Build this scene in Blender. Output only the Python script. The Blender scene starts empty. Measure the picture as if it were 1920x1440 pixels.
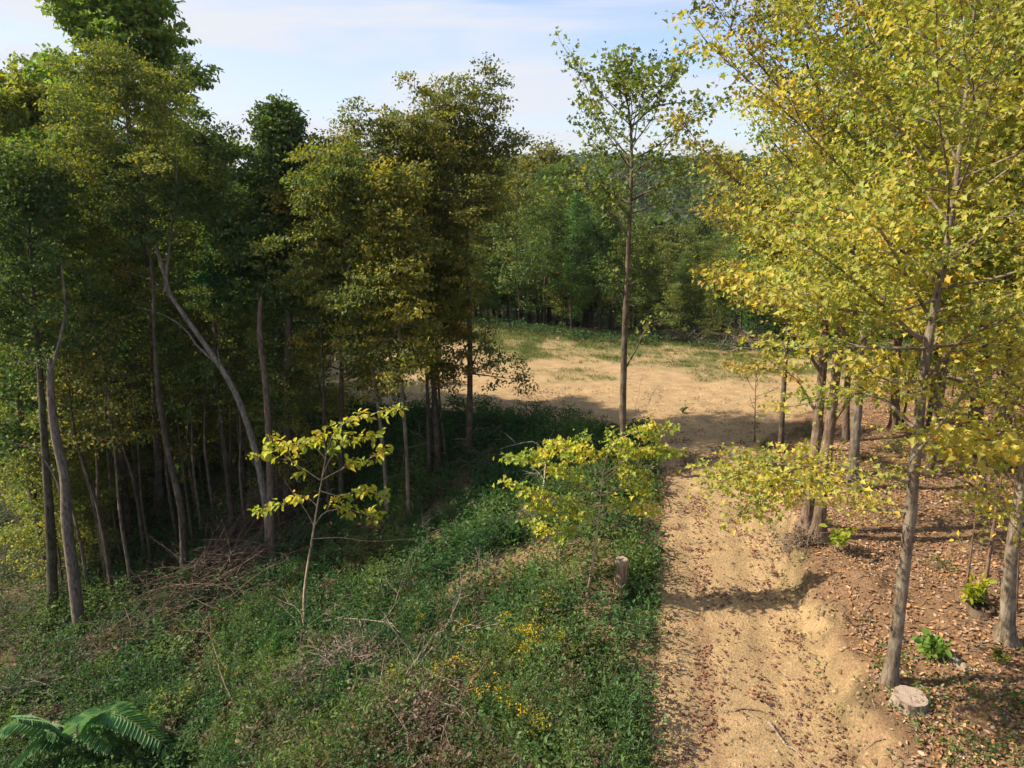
import bpy, math
import numpy as np
from mathutils import Vector

# ------------------------------------------------------------------ camera, sky, sun, exposure
SC = bpy.context.scene
COL = SC.collection
CAM_H, PITCH, FPX = 8.2, math.radians(16.0), 1331.0
cam_d = bpy.data.cameras.new('camera'); cam = bpy.data.objects.new('camera', cam_d); COL.objects.link(cam)
cam.location = (0, 0, CAM_H); cam.rotation_euler = (math.pi/2 - PITCH, 0, 0)
cam_d.sensor_width = 36; cam_d.lens = FPX/1920*36; cam_d.clip_start = .1; cam_d.clip_end = 6000
SC.camera = cam

SUN_EL, SUN_AZ = math.radians(42), math.radians(-89)      # azimuth measured from +Y towards +X
sdir = Vector((math.sin(SUN_AZ)*math.cos(SUN_EL), math.cos(SUN_AZ)*math.cos(SUN_EL), math.sin(SUN_EL)))
sl = bpy.data.lights.new('sun', 'SUN'); sl.energy = 4.4; sl.angle = math.radians(.6); sl.color = (1, .88, .70)
so = bpy.data.objects.new('sun', sl); COL.objects.link(so); so.location = (-30, -10, 40)
so.rotation_euler = sdir.to_track_quat('Z', 'Y').to_euler()

W = bpy.data.worlds.new('World'); SC.world = W; W.use_nodes = True
nt = W.node_tree; nd = nt.nodes; lk = nt.links
bg = nd['Background']; bg.inputs['Strength'].default_value = .15
sky = nd.new('ShaderNodeTexSky'); sky.sky_type = 'NISHITA'; sky.sun_disc = False
sky.sun_elevation = SUN_EL; sky.sun_rotation = SUN_AZ; sky.air_density = 1.0; sky.dust_density = .9; sky.ozone_density = 1.2
tc = nd.new('ShaderNodeTexCoord')
def wnode(t, **k):
    n = nd.new(t)
    for a, b in k.items(): setattr(n, a, b)
    return n
mp = wnode('ShaderNodeMapping'); mp.inputs['Scale'].default_value = (1.3, 1.6, 11); mp.inputs['Rotation'].default_value = (.05, .14, .3)
lk.new(tc.outputs['Generated'], mp.inputs['Vector'])
cn = wnode('ShaderNodeTexNoise'); cn.inputs['Scale'].default_value = 1.3; cn.inputs['Detail'].default_value = 7; cn.inputs['Roughness'].default_value = .52; cn.inputs['Distortion'].default_value = .5
lk.new(mp.outputs[0], cn.inputs['Vector'])
cr = wnode('ShaderNodeValToRGB'); cr.color_ramp.elements[0].position = .44; cr.color_ramp.elements[1].position = .60
lk.new(cn.outputs[0], cr.inputs[0])
sx = wnode('ShaderNodeSeparateXYZ'); lk.new(tc.outputs['Generated'], sx.inputs[0])
lr = wnode('ShaderNodeMapRange'); lr.inputs[1].default_value = .42; lr.inputs[2].default_value = -.45; lr.inputs[3].default_value = -.15; lr.inputs[4].default_value = .6
lk.new(sx.outputs[0], lr.inputs[0])                                  # more high cloud towards the sun
ml = wnode('ShaderNodeMath', operation='MULTIPLY_ADD'); ml.inputs[1].default_value = .75; lk.new(cr.outputs[0], ml.inputs[0]); lk.new(lr.outputs[0], ml.inputs[2]); ml.use_clamp = True
# low cumulus near the horizon
mp2 = wnode('ShaderNodeMapping'); mp2.inputs['Scale'].default_value = (6, 6, 14); lk.new(tc.outputs['Generated'], mp2.inputs['Vector'])
c2 = wnode('ShaderNodeTexNoise'); c2.inputs['Scale'].default_value = 1.0; c2.inputs['Detail'].default_value = 6; lk.new(mp2.outputs[0], c2.inputs['Vector'])
r2 = wnode('ShaderNodeValToRGB'); r2.color_ramp.elements[0].position = .48; r2.color_ramp.elements[1].position = .62; lk.new(c2.outputs[0], r2.inputs[0])
hz = wnode('ShaderNodeMapRange'); hz.inputs[1].default_value = .13; hz.inputs[2].default_value = .02; lk.new(sx.outputs[2], hz.inputs[0])
m2 = wnode('ShaderNodeMath', operation='MULTIPLY'); lk.new(r2.outputs[0], m2.inputs[0]); lk.new(hz.outputs[0], m2.inputs[1])
m3 = wnode('ShaderNodeMath', operation='MULTIPLY'); m3.inputs[1].default_value = .6; lk.new(m2.outputs[0], m3.inputs[0])
mx = wnode('ShaderNodeMix', data_type='RGBA'); mx.inputs[7].default_value = (2.75, 2.85, 3.08, 1)
lk.new(ml.outputs[0], mx.inputs[0]); tint = wnode('ShaderNodeMix', data_type='RGBA', blend_type='MULTIPLY'); tint.inputs[0].default_value = 1; tint.inputs[7].default_value = (.60, .62, .745, 1)
lk.new(sky.outputs[0], tint.inputs[6]); lk.new(tint.outputs[2], mx.inputs[6])
mx2 = wnode('ShaderNodeMix', data_type='RGBA'); mx2.inputs[7].default_value = (2.75, 2.72, 2.95, 1)
lk.new(m3.outputs[0], mx2.inputs[0]); lk.new(mx.outputs[2], mx2.inputs[6]); lk.new(mx2.outputs[2], bg.inputs['Color'])

SC.view_settings.view_transform = 'Standard'; SC.view_settings.look = 'None'
SC.view_settings.exposure = 1.02; SC.view_settings.gamma = 1.0
SC.render.engine = 'CYCLES'
cy = SC.cycles; cy.max_bounces = 8; cy.diffuse_bounces = 4; cy.glossy_bounces = 2; cy.transmission_bounces = 4; cy.volume_bounces = 0
cy.caustics_reflective = False; cy.caustics_refractive = False; cy.use_denoising = True; cy.sample_clamp_indirect = 6

# ------------------------------------------------------------------ maths helpers
def sstep(a, b, x):
    t = np.clip((np.asarray(x, float)-a)/(b-a), 0, 1); return t*t*(3-2*t)
def hash2(ix, iy, s):
    n = (ix.astype(np.int64)*374761393 + iy.astype(np.int64)*668265263 + s*1442695041) & 0xFFFFFFFF
    n = ((n ^ (n >> 13))*1274126177) & 0xFFFFFFFF
    return ((n ^ (n >> 16)) & 0xFFFFFF)/float(0xFFFFFF)
def vnoise(x, y, s=0):
    x = np.asarray(x, float); y = np.asarray(y, float)
    ix = np.floor(x); iy = np.floor(y); fx = x-ix; fy = y-iy
    fx = fx*fx*(3-2*fx); fy = fy*fy*(3-2*fy)
    a = hash2(ix, iy, s); b = hash2(ix+1, iy, s); c = hash2(ix, iy+1, s); d = hash2(ix+1, iy+1, s)
    return (a*(1-fx)+b*fx)*(1-fy)+(c*(1-fx)+d*fx)*fy
def fbm(x, y, s=0, o=4):
    t = 0; amp = .5; tot = 0
    for i in range(o):
        t = t+amp*vnoise(np.asarray(x)*2**i, np.asarray(y)*2**i, s+i*17); tot += amp; amp *= .5
    return t/tot
def xl(y): return np.interp(y, [0, 8.2, 13.2, 18.2, 22.7, 24.5, 27, 30, 34, 40, 46], [.5, 2.05, 3.1, 4.2, 4.7, 1.5, -5.5, -10, -12, -8, -3])
def xr(y): return np.interp(y, [0, 8.2, 13.2, 18.2, 20.5, 22.7, 25, 27, 34, 40, 46], [4.4, 5.05, 5.8, 6.9, 7.6, 8.6, 10.5, 13, 24, 20, 6])

MOUNDS = [(6.9, 12.3, .55, .30), (6.75, 14.9, .6, .28), (1.2, 13.6, .6, .22), (.3, 17.5, 1.0, .3), (-1.2, 15.0, .9, .3), (2.3, 16.5, .7, .2), (-2.6, 12.5, .5, .1), (-2.2, 18.6, .8, .2), (2.35, 11.1, .35, .05)]
def H(x, y, fine=True):
    """ground height"""
    x = np.asarray(x, float); y = np.asarray(y, float)
    e = np.interp(y, [0, 10, 18, 23, 28, 34, 42, 60], [1.0, 1.2, 2.0, 1.0, -7, -10, -10, -14])
    d = np.maximum(e-x, 0)
    h = -5.8*(1-np.exp(-(d*.17)**1.25*.62))
    rb = x-xr(y)                                                     # cut bank and wooded slope on the right
    near = 1-sstep(18.5, 22, y)
    h = h + near*(.46*sstep(-.02, .34, rb+.55*(fbm(x*1.3, y*1.3, 5)-.5)) + .05*np.clip(rb, 0, 12))
    h = h + (1-near)*.03*np.clip(x-9, 0, 12)
    h = h - .055*np.clip(y-20, 0, 26) - .20*np.clip(y-46, 0, 75)*(1-.0*y)
    hill = sstep(150, 380, y+.25*x)
    h = h + hill*(21 + 6*fbm(x/90, y/90, 9) - .010*np.abs(x-60)) - sstep(380, 1500, y)*12
    for (mx_, my_, mr_, mh_) in MOUNDS: h = h + mh_*np.exp(-((x-mx_)**2+(y-my_)**2)/mr_**2)
    if fine:
        ww = sstep(26, 60, y)
        h = h + (1-ww)*(.34*(fbm(x*.45, y*.45, 1)-.5)*(1-.8*sstep(-.6, .4, x-xl(y))*(1-sstep(-.4, .6, rb)))
                        + .13*(fbm(x*2.1, y*2.1, 2)-.5)*(1-.75*sstep(-.2, .3, x-xl(y))*(1-sstep(-.3, .2, rb)))) + ww*1.2*(fbm(x*.08, y*.08, 3)-.5) + .35*sstep(24, 30, y)*(fbm(x*.3, y*.3, 13)-.5) + .9*sstep(30, 46, y)*(1-sstep(-10, 8, x))*(1-sstep(50, 64, y))
        rc = (x-xl(y))/np.maximum(xr(y)-xl(y), .1)
        rut = np.exp(-((rc-.27)/.09)**2)+np.exp(-((rc-.72)/.09)**2)
        h = h - .06*rut*(1-sstep(22, 25, y))
        h = h + .045*(fbm(x*7, y*7, 6, 3)-.5)*(1-.4*sstep(-.2, .3, x-xl(y))*(1-sstep(-.3, .2, rb)))
    return h

FWD = np.array([0, math.cos(PITCH), -math.sin(PITCH)]); UP = np.array([0, math.sin(PITCH), math.cos(PITCH)]); RT = np.array([1., 0, 0])
CO = np.array([0, 0, CAM_H])
def ray(px, py): return FWD + (px-960)/FPX*RT - (py-720)/FPX*UP
def at(px, py, D): return CO + ray(px, py)*D
def ground(px, py, dz=0.):
    """where the line of sight through a photo pixel meets the terrain"""
    r = ray(px, py); D = 4.0
    for i in range(4000):
        p = CO+r*D
        if p[2] <= float(H(p[0], p[1]))+dz: break
        D += .03+.002*D
    return p
def proj(x, y, z):
    v = np.array([x, y, z])-CO; D = v@FWD; return 960+FPX*v[0]/D, 720-FPX*(v@UP)/D
def depth(p): return float((np.asarray(p)-CO) @ FWD)

# ------------------------------------------------------------------ object helpers
def tag(o, label, cat, group=None, kind=None):
    if label: o['label'] = label
    if cat: o['category'] = cat
    if group: o['group'] = group
    if kind: o['kind'] = kind
    return o
def mesh(name, V, F, mats=(), col=None, smooth=False):
    """F: one (n,k) index array or a list of them"""
    me = bpy.data.meshes.new(name)
    Fs = [f for f in (F if isinstance(F, (list, tuple)) else [F]) if len(f)]
    V = np.ascontiguousarray(V, dtype=np.float32)
    me.vertices.add(len(V)); me.vertices.foreach_set('co', V.ravel())
    li = np.concatenate([np.asarray(f).ravel() for f in Fs]).astype(np.int32)
    ln = np.concatenate([np.full(len(f), np.asarray(f).shape[1]) for f in Fs]).astype(np.int32)
    st = np.concatenate([[0], np.cumsum(ln)[:-1]]).astype(np.int32)
    me.loops.add(len(li)); me.loops.foreach_set('vertex_index', li)
    me.polygons.add(len(ln)); me.polygons.foreach_set('loop_start', st); me.polygons.foreach_set('loop_total', ln)
    if smooth: me.polygons.foreach_set('use_smooth', np.ones(len(ln), bool))
    me.update(calc_edges=True)
    if col is not None:
        a = me.attributes.new('Col', 'FLOAT_COLOR', 'POINT')
        c = np.ones((len(V), 4), np.float32); c[:, :3] = col; a.data.foreach_set('color', c.ravel())
    for m in mats: me.materials.append(m)
    return me
def link(name, me, parent=None, loc=(0, 0, 0), color=None):
    o = bpy.data.objects.new(name, me); COL.objects.link(o); o.location = loc
    if parent is not None: o.parent = parent
    if color is not None: o.color = tuple(color)+((1,) if len(color) == 3 else ())
    return o

# ------------------------------------------------------------------ materials
def newmat(name):
    m = bpy.data.materials.new(name); m.use_nodes = True; t = m.node_tree
    for n in list(t.nodes): t.nodes.remove(n)
    return m, t.nodes, t.links, t.nodes.new('ShaderNodeOutputMaterial')
def leafmat(name, trans=.48, rough=.55, gloss=.015):
    m, n, l, out = newmat(name)
    oi = n.new('ShaderNodeObjectInfo'); at_ = n.new('ShaderNodeAttribute'); at_.attribute_name = 'Col'
    mu = n.new('ShaderNodeMix'); mu.data_type = 'RGBA'; mu.blend_type = 'MULTIPLY'; mu.inputs[0].default_value = 1
    l.new(oi.outputs['Color'], mu.inputs[6]); l.new(at_.outputs['Color'], mu.inputs[7])
    d = n.new('ShaderNodeBsdfDiffuse'); tr = n.new('ShaderNodeBsdfTranslucent'); g = n.new('ShaderNodeBsdfGlossy')
    g.inputs['Roughness'].default_value = rough; g.inputs['Color'].default_value = (1, 1, 1, 1)
    tw = n.new('ShaderNodeMix'); tw.data_type = 'RGBA'; tw.blend_type = 'MULTIPLY'; tw.inputs[0].default_value = 1; tw.inputs[7].default_value = (1.15, 1.2, .5, 1)
    l.new(mu.outputs[2], tw.inputs[6]); l.new(mu.outputs[2], d.inputs[0]); l.new(tw.outputs[2], tr.inputs[0])
    a = n.new('ShaderNodeMixShader'); a.inputs[0].default_value = trans; l.new(d.outputs[0], a.inputs[1]); l.new(tr.outputs[0], a.inputs[2])
    b = n.new('ShaderNodeMixShader'); b.inputs[0].default_value = gloss; l.new(a.outputs[0], b.inputs[1]); l.new(g.outputs[0], b.inputs[2])
    l.new(b.outputs[0], out.inputs[0]); return m
M_LEAF = leafmat('leaf'); M_DRY = leafmat('dry_leaf', .12, .7, .03)
def barkmat(name, c1, c2, c3, scale=9):
    m, n, l, out = newmat(name)
    tc = n.new('ShaderNodeTexCoord'); oi = n.new('ShaderNodeObjectInfo')
    mp = n.new('ShaderNodeMapping'); mp.inputs['Scale'].default_value = (1, 1, .22); l.new(tc.outputs['Object'], mp.inputs[0])
    a = n.new('ShaderNodeTexNoise'); a.inputs['Scale'].default_value = scale*2.4; a.inputs['Detail'].default_value = 6; a.inputs['Roughness'].default_value = .65; l.new(mp.outputs[0], a.inputs['Vector'])
    b = n.new('ShaderNodeTexNoise'); b.inputs['Scale'].default_value = 2.6; b.inputs['Detail'].default_value = 4; l.new(tc.outputs['Object'], b.inputs['Vector'])
    r = n.new('ShaderNodeValToRGB'); e = r.color_ramp.elements; e[0].position = .36; e[0].color = c1+(1,); e[1].position = .60; e[1].color = c2+(1,); l.new(a.outputs[0], r.inputs[0])
    r2 = n.new('ShaderNodeValToRGB'); e = r2.color_ramp.elements; e[0].position = .50; e[0].color = (0, 0, 0, 1); e[1].position = .62; e[1].color = (.7, .7, .7, 1); l.new(b.outputs[0], r2.inputs[0])
    mx = n.new('ShaderNodeMix'); mx.data_type = 'RGBA'; l.new(r2.outputs[0], mx.inputs[0]); l.new(r.outputs[0], mx.inputs[6]); mx.inputs[7].default_value = c3+(1,)
    mu = n.new('ShaderNodeMix'); mu.data_type = 'RGBA'; mu.blend_type = 'MULTIPLY'; mu.inputs[0].default_value = 1; l.new(mx.outputs[2], mu.inputs[6]); l.new(oi.outputs['Color'], mu.inputs[7])
    p = n.new('ShaderNodeBsdfPrincipled'); p.inputs['Roughness'].default_value = .9; p.inputs['Specular IOR Level'].default_value = .2; l.new(mu.outputs[2], p.inputs['Base Color'])
    bp = n.new('ShaderNodeBump'); bp.inputs['Strength'].default_value = .9; bp.inputs['Distance'].default_value = .03; l.new(a.outputs[0], bp.inputs['Height']); l.new(bp.outputs[0], p.inputs['Normal'])
    l.new(p.outputs[0], out.inputs[0]); return m
M_BARK = barkmat('bark', (.075, .058, .045), (.23, .19, .155), (.30, .27, .22))
M_PALE = barkmat('weathered_wood', (.13, .11, .095), (.48, .43, .38), (.28, .24, .20))
def cutmat():
    m, n, l, out = newmat('cut_wood')
    tc = n.new('ShaderNodeTexCoord'); w = n.new('ShaderNodeTexWave'); w.wave_type = 'RINGS'; w.rings_direction = 'Z'
    w.inputs['Scale'].default_value = 9; w.inputs['Distortion'].default_value = 3; w.inputs['Detail'].default_value = 3; l.new(tc.outputs['Object'], w.inputs['Vector'])
    nz = n.new('ShaderNodeTexNoise'); nz.inputs['Scale'].default_value = 7; nz.inputs['Detail'].default_value = 5; l.new(tc.outputs['Object'], nz.inputs['Vector'])
    r = n.new('ShaderNodeValToRGB'); e = r.color_ramp.elements; e[0].color = (.29, .22, .17, 1); e[1].color = (.37, .30, .24, 1); l.new(w.outputs[0], r.inputs[0])
    r2 = n.new('ShaderNodeValToRGB'); e = r2.color_ramp.elements; e[0].position = .52; e[0].color = (0, 0, 0, 1); e[1].position = .62; e[1].color = (.85, .85, .85, 1); l.new(nz.outputs[0], r2.inputs[0])
    mx = n.new('ShaderNodeMix'); mx.data_type = 'RGBA'; l.new(r2.outputs[0], mx.inputs[0]); l.new(r.outputs[0], mx.inputs[6]); mx.inputs[7].default_value = (.20, .12, .08, 1)
    p = n.new('ShaderNodeBsdfPrincipled'); p.inputs['Roughness'].default_value = .85; l.new(mx.outputs[2], p.inputs['Base Color']); l.new(p.outputs[0], out.inputs[0]); return m
M_CUT = cutmat()
def groundmat():
    m, n, l, out = newmat('earth')
    tc = n.new('ShaderNodeTexCoord'); at_ = n.new('ShaderNodeAttribute'); at_.attribute_name = 'Col'
    a = n.new('ShaderNodeTexNoise'); a.inputs['Scale'].default_value = 1.7; a.inputs['Detail'].default_value = 9; a.inputs['Roughness'].default_value = .7; l.new(tc.outputs['Object'], a.inputs['Vector'])
    b = n.new('ShaderNodeTexNoise'); b.inputs['Scale'].default_value = 22; b.inputs['Detail'].default_value = 5; b.inputs['Roughness'].default_value = .7; l.new(tc.outputs['Object'], b.inputs['Vector'])
    mr = n.new('ShaderNodeMapRange'); mr.inputs[1].default_value = .3; mr.inputs[2].default_value = .7; mr.inputs[3].default_value = .72; mr.inputs[4].default_value = 1.22; l.new(a.outputs[0], mr.inputs[0])
    mr2 = n.new('ShaderNodeMapRange'); mr2.inputs[1].default_value = .3; mr2.inputs[2].default_value = .7; mr2.inputs[3].default_value = .58; mr2.inputs[4].default_value = 1.28; l.new(b.outputs[0], mr2.inputs[0])
    mm = n.new('ShaderNodeMath'); mm.operation = 'MULTIPLY'; l.new(mr.outputs[0], mm.inputs[0]); l.new(mr2.outputs[0], mm.inputs[1])
    vm = n.new('ShaderNodeVectorMath'); vm.operation = 'SCALE'; l.new(at_.outputs['Color'], vm.inputs[0]); l.new(mm.outputs[0], vm.inputs['Scale'])
    p = n.new('ShaderNodeBsdfPrincipled'); p.inputs['Roughness'].default_value = .95; p.inputs['Specular IOR Level'].default_value = .15; l.new(vm.outputs[0], p.inputs['Base Color'])
    bp = n.new('ShaderNodeBump'); bp.inputs['Strength'].default_value = 1.0; bp.inputs['Distance'].default_value = .06; l.new(b.outputs[0], bp.inputs['Height'])
    bp2 = n.new('ShaderNodeBump'); bp2.inputs['Strength'].default_value = .5; bp2.inputs['Distance'].default_value = .12; l.new(a.outputs[0], bp2.inputs['Height']); l.new(bp.outputs[0], bp2.inputs['Normal'])
    l.new(bp2.outputs[0], p.inputs['Normal']); l.new(p.outputs[0], out.inputs[0]); return m
M_EARTH = groundmat()

# ------------------------------------------------------------------ terrain
def grade(a, b, s0, s1, s2, n0, n1):
    mid = np.arange(a, b, s0)
    def out(start, sgn, lim, s):
        r = []; v = start; st = s0
        while abs(v) < lim: st = min(st*1.10, s); v += sgn*st; r.append(v)
        return r
    return np.array(sorted(out(a, -1, n0, s1)+list(mid)+out(b, 1, n1, s2)))
GX = grade(-6, 13, .12, 60, 60, 2500, 2500); GY = grade(6, 27, .13, 20, 60, 200, 3000); GY = GY[GY > -60]
X, Y = np.meshgrid(GX, GY); Z = H(X, Y)
def masks(x, y):
    n1 = fbm(x*.9, y*.9, 21)-.5; n2 = fbm(x*.35, y*.35, 22)-.5
    wl = .35+1.8*sstep(24, 28, y)
    road = sstep(-.25*wl, .3*wl, x-xl(y)+n1*wl) * sstep(-.3*wl, .25*wl, xr(y)-x+n1*wl) * (1-sstep(43, 47, y+n2*5))
    # grass spreading over the far half of the clearing in streaks
    g = sstep(31, 38, y+.35*x-3+n2*14)*(1-.9*sstep(.02, .12, fbm(x*.16+y*.10, y*.45-x*.12, 31)-.52))
    g = np.maximum(g, sstep(40, 45, y+n2*6)); g = np.maximum(g*(.35+.65*sstep(.35, .5, fbm(x*.9, y*.9, 35))), .5*sstep(.46, .66, fbm(x*.3, y*.6, 36))*sstep(27, 31, y)*(.4+.6*sstep(.4, .55, fbm(x*1.5, y*2.5, 37))))
    right = sstep(-.2, .6, x-xr(y)+n1)*(1-sstep(30, 40, y))
    patch = sstep(.03, .15, fbm(x*.6+3, y*.6, 41)-.53)              # bare earth showing in the weeds
    for (mx_, my_, mr_, mh_) in MOUNDS[2:]: patch = np.maximum(patch, 1.25*np.exp(-(((x-mx_)/(mr_*.75))**2+((y-my_)/(mr_*.6))**2))*(.5+fbm(x*2, y*2, 43)))
    patch = np.clip(patch, 0, 1)
    return road, g, right, patch
road, gg, right, patch = masks(X, Y)
def C(r, g, b): return np.array([r, g, b])
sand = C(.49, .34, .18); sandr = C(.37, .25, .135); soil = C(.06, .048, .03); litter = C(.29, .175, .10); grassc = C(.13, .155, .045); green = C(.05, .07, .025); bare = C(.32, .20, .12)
n3 = fbm(X*.5, Y*1.2, 33)[..., None]
sandc = sand*(1-n3*.35)+sandr*n3*.35
rc = (X-xl(Y))/np.maximum(xr(Y)-xl(Y), .1)
crown_strip = (np.exp(-((rc-.30)/.05)**2)*.5*(fbm(X*2, Y*.7, 61) > .45)*(1-sstep(20, 22, Y)))[..., None]
sandc = sandc*(1-crown_strip)+C(.22, .12, .08)*crown_strip
base = green[None, None]*(1-patch[..., None])+bare*patch[..., None]
farg = sstep(47, 60, Y)[..., None]; base = base*(1-farg)+C(.045, .055, .022)*farg
bankface = (sstep(-.1, .1, X-xr(Y))*(1-sstep(.2, .55, X-xr(Y)+1.1*(fbm(X*1.8, Y*1.8, 8)-.45)))*(.45+.55*sstep(.4, .55, fbm(X*3, Y*3, 18)))*(1-sstep(19, 21, Y)))[..., None]
c = base*(1-right[..., None])+litter*right[..., None]
c = c*(1-bankface)+sand*.95*bankface
c = c*(1-road[..., None])+sandc*road[..., None]
gm = (gg*road)[..., None]; c = c*(1-gm)+grassc*gm
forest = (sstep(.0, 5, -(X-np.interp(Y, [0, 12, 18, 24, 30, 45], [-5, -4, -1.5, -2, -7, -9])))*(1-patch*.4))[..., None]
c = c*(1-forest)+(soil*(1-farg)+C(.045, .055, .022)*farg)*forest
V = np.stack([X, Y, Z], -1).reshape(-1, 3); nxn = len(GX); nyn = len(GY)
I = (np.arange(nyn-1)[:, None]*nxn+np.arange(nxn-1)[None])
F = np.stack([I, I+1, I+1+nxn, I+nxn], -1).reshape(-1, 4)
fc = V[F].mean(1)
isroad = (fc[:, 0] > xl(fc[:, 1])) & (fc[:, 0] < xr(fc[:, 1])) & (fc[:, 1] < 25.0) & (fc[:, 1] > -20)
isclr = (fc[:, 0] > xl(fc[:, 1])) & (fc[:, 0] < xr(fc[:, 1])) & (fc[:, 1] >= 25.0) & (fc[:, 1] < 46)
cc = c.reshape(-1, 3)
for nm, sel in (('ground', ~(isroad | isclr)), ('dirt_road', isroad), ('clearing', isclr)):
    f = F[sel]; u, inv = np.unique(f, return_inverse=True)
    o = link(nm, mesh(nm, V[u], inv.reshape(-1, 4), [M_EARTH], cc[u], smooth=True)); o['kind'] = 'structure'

# ------------------------------------------------------------------ leaf and branch builders
T_KITE = (np.array([(0, 0, 0), (.34, .5, .08), (0, 1, -.08), (-.34, .5, .08)]), np.array([(0, 1, 2, 3)]))
T_OVAL = (np.array([(0, 0, 0), (.27, .32, .07), (.22, .7, .05), (0, 1, -.12), (-.22, .7, .05), (-.27, .32, .07)]), np.array([(0, 1, 2, 3), (0, 3, 4, 5)]))
T_MAPLE = (np.array([(0, .05, 0), (.28, -.05, .09), (.27, .2, .08), (.54, .46, .26), (.25, .56, .06), (0, 1, -.26), (-.25, .56, .06), (-.54, .46, .26), (-.27, .2, .08), (-.28, -.05, .09)]),
           np.array([(0, 1, 2, 3, 4, 5), (0, 5, 6, 7, 8, 9)]))
T_BLADE2 = (np.array([(-.09, 0, 0), (.09, 0, 0), (.0, 1, .0)]), np.array([(0, 1, 2)]))
T_BLADE2S = (np.array([(-.028, 0, 0), (.028, 0, 0), (.0, 1, -.12)]), np.array([(0, 1, 2)]))
T_BLADE = (np.array([(-.05, 0, 0), (.05, 0, 0), (.0, 1, .0)]), np.array([(0, 1, 2)]))
def norm(v): return v/np.maximum(np.linalg.norm(v, axis=-1, keepdims=True), 1e-9)
def leafgeo(P, A, N, S, T):
    """P positions, A leaf axis, N rough normal, S sizes"""
    A = norm(A); Sd = norm(np.cross(A, N)); Nn = np.cross(Sd, A)
    v, f = T; m = len(v)
    V = P[:, None]+S[:, None, None]*(v[None, :, 0, None]*Sd[:, None]+v[None, :, 1, None]*A[:, None]+v[None, :, 2, None]*Nn[:, None])
    F = (np.arange(len(P))*m)[:, None, None]+f[None]
    return V.reshape(-1, 3), F.reshape(-1, f.shape[1]), m
def tubes(polys, sides):
    """polys: list of (pts, radii) -> V,F ; tapered tubes"""
    Vs, Fs, off = [], [], 0
    th = np.arange(sides)/sides*2*np.pi; ct, st = np.cos(th), np.sin(th)
    j = np.arange(sides); j2 = (j+1) % sides
    for pts, rad in polys:
        pts = np.asarray(pts, float); rad = np.asarray(rad, float); n = len(pts)
        t = np.gradient(pts, axis=0); t = norm(t)
        ref = np.array([0, 0, 1.]) if abs(t[0, 2]) < .7 else np.array([1., 0, 0])
        a = norm(np.cross(t, ref)); b = np.cross(t, a)
        V = pts[:, None]+rad[:, None, None]*(ct[None, :, None]*a[:, None]+st[None, :, None]*b[:, None])
        Vs.append(V.reshape(-1, 3))
        r = np.arange(n-1)[:, None]*sides
        F = np.stack([r+j, r+j2, r+j2+sides, r+j+sides], -1).reshape(-1, 4)+off
        Fs.append(F); off += n*sides
    return np.concatenate(Vs), np.concatenate(Fs)
def curve(p0, d, L, n, rng, lift=.15, wob=.12):
    """a branch polyline starting at p0 in direction d"""
    pts = [np.array(p0, float)]; d = norm(np.asarray(d, float)); st = L/(n-1)
    for i in range(n-1):
        d = norm(d+rng.normal(0, wob, 3)+np.array([0, 0, lift/(n-1)])); pts.append(pts[-1]+d*st)
    return np.array(pts)
def lerp_path(P, t):
    s = np.linspace(0, 1, len(P)); t = np.asarray(t, float)
    return np.stack([np.interp(t, s, P[:, i]) for i in range(3)], -1)
def smoothpath(P, n):
    P = np.asarray(P, float); m = len(P)
    if m < 3: return lerp_path(P, np.linspace(0, 1, n))
    E = np.vstack([2*P[0]-P[1], P, 2*P[-1]-P[-2]]); out = []
    for u in np.linspace(0, m-1-1e-6, n):
        i = int(u); t = u-i; a, b, c_, d = E[i], E[i+1], E[i+2], E[i+3]
        out.append(.5*((2*b)+(-a+c_)*t+(2*a-5*b+4*c_-d)*t*t+(-a+3*b-3*c_+d)*t**3))
    return np.array(out)

def leafcols(rng, n, clump, warm=.12, spread=.22, warmc=(1.6, 1.2, .6)):
    """per-leaf colour multipliers round 1; clump = per-spray value"""
    k = 1+spread*rng.normal(0, 1, n)*.6+spread*clump
    c = np.clip(k, .45, 1.7)[:, None]*np.ones((n, 3))
    hue = rng.normal(0, .10, n)+clump*.10
    c[:, 0] *= 1+hue; c[:, 2] *= 1-hue*.5
    w = rng.random(n) < warm; c[w] *= np.array(warmc)
    return c

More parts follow.
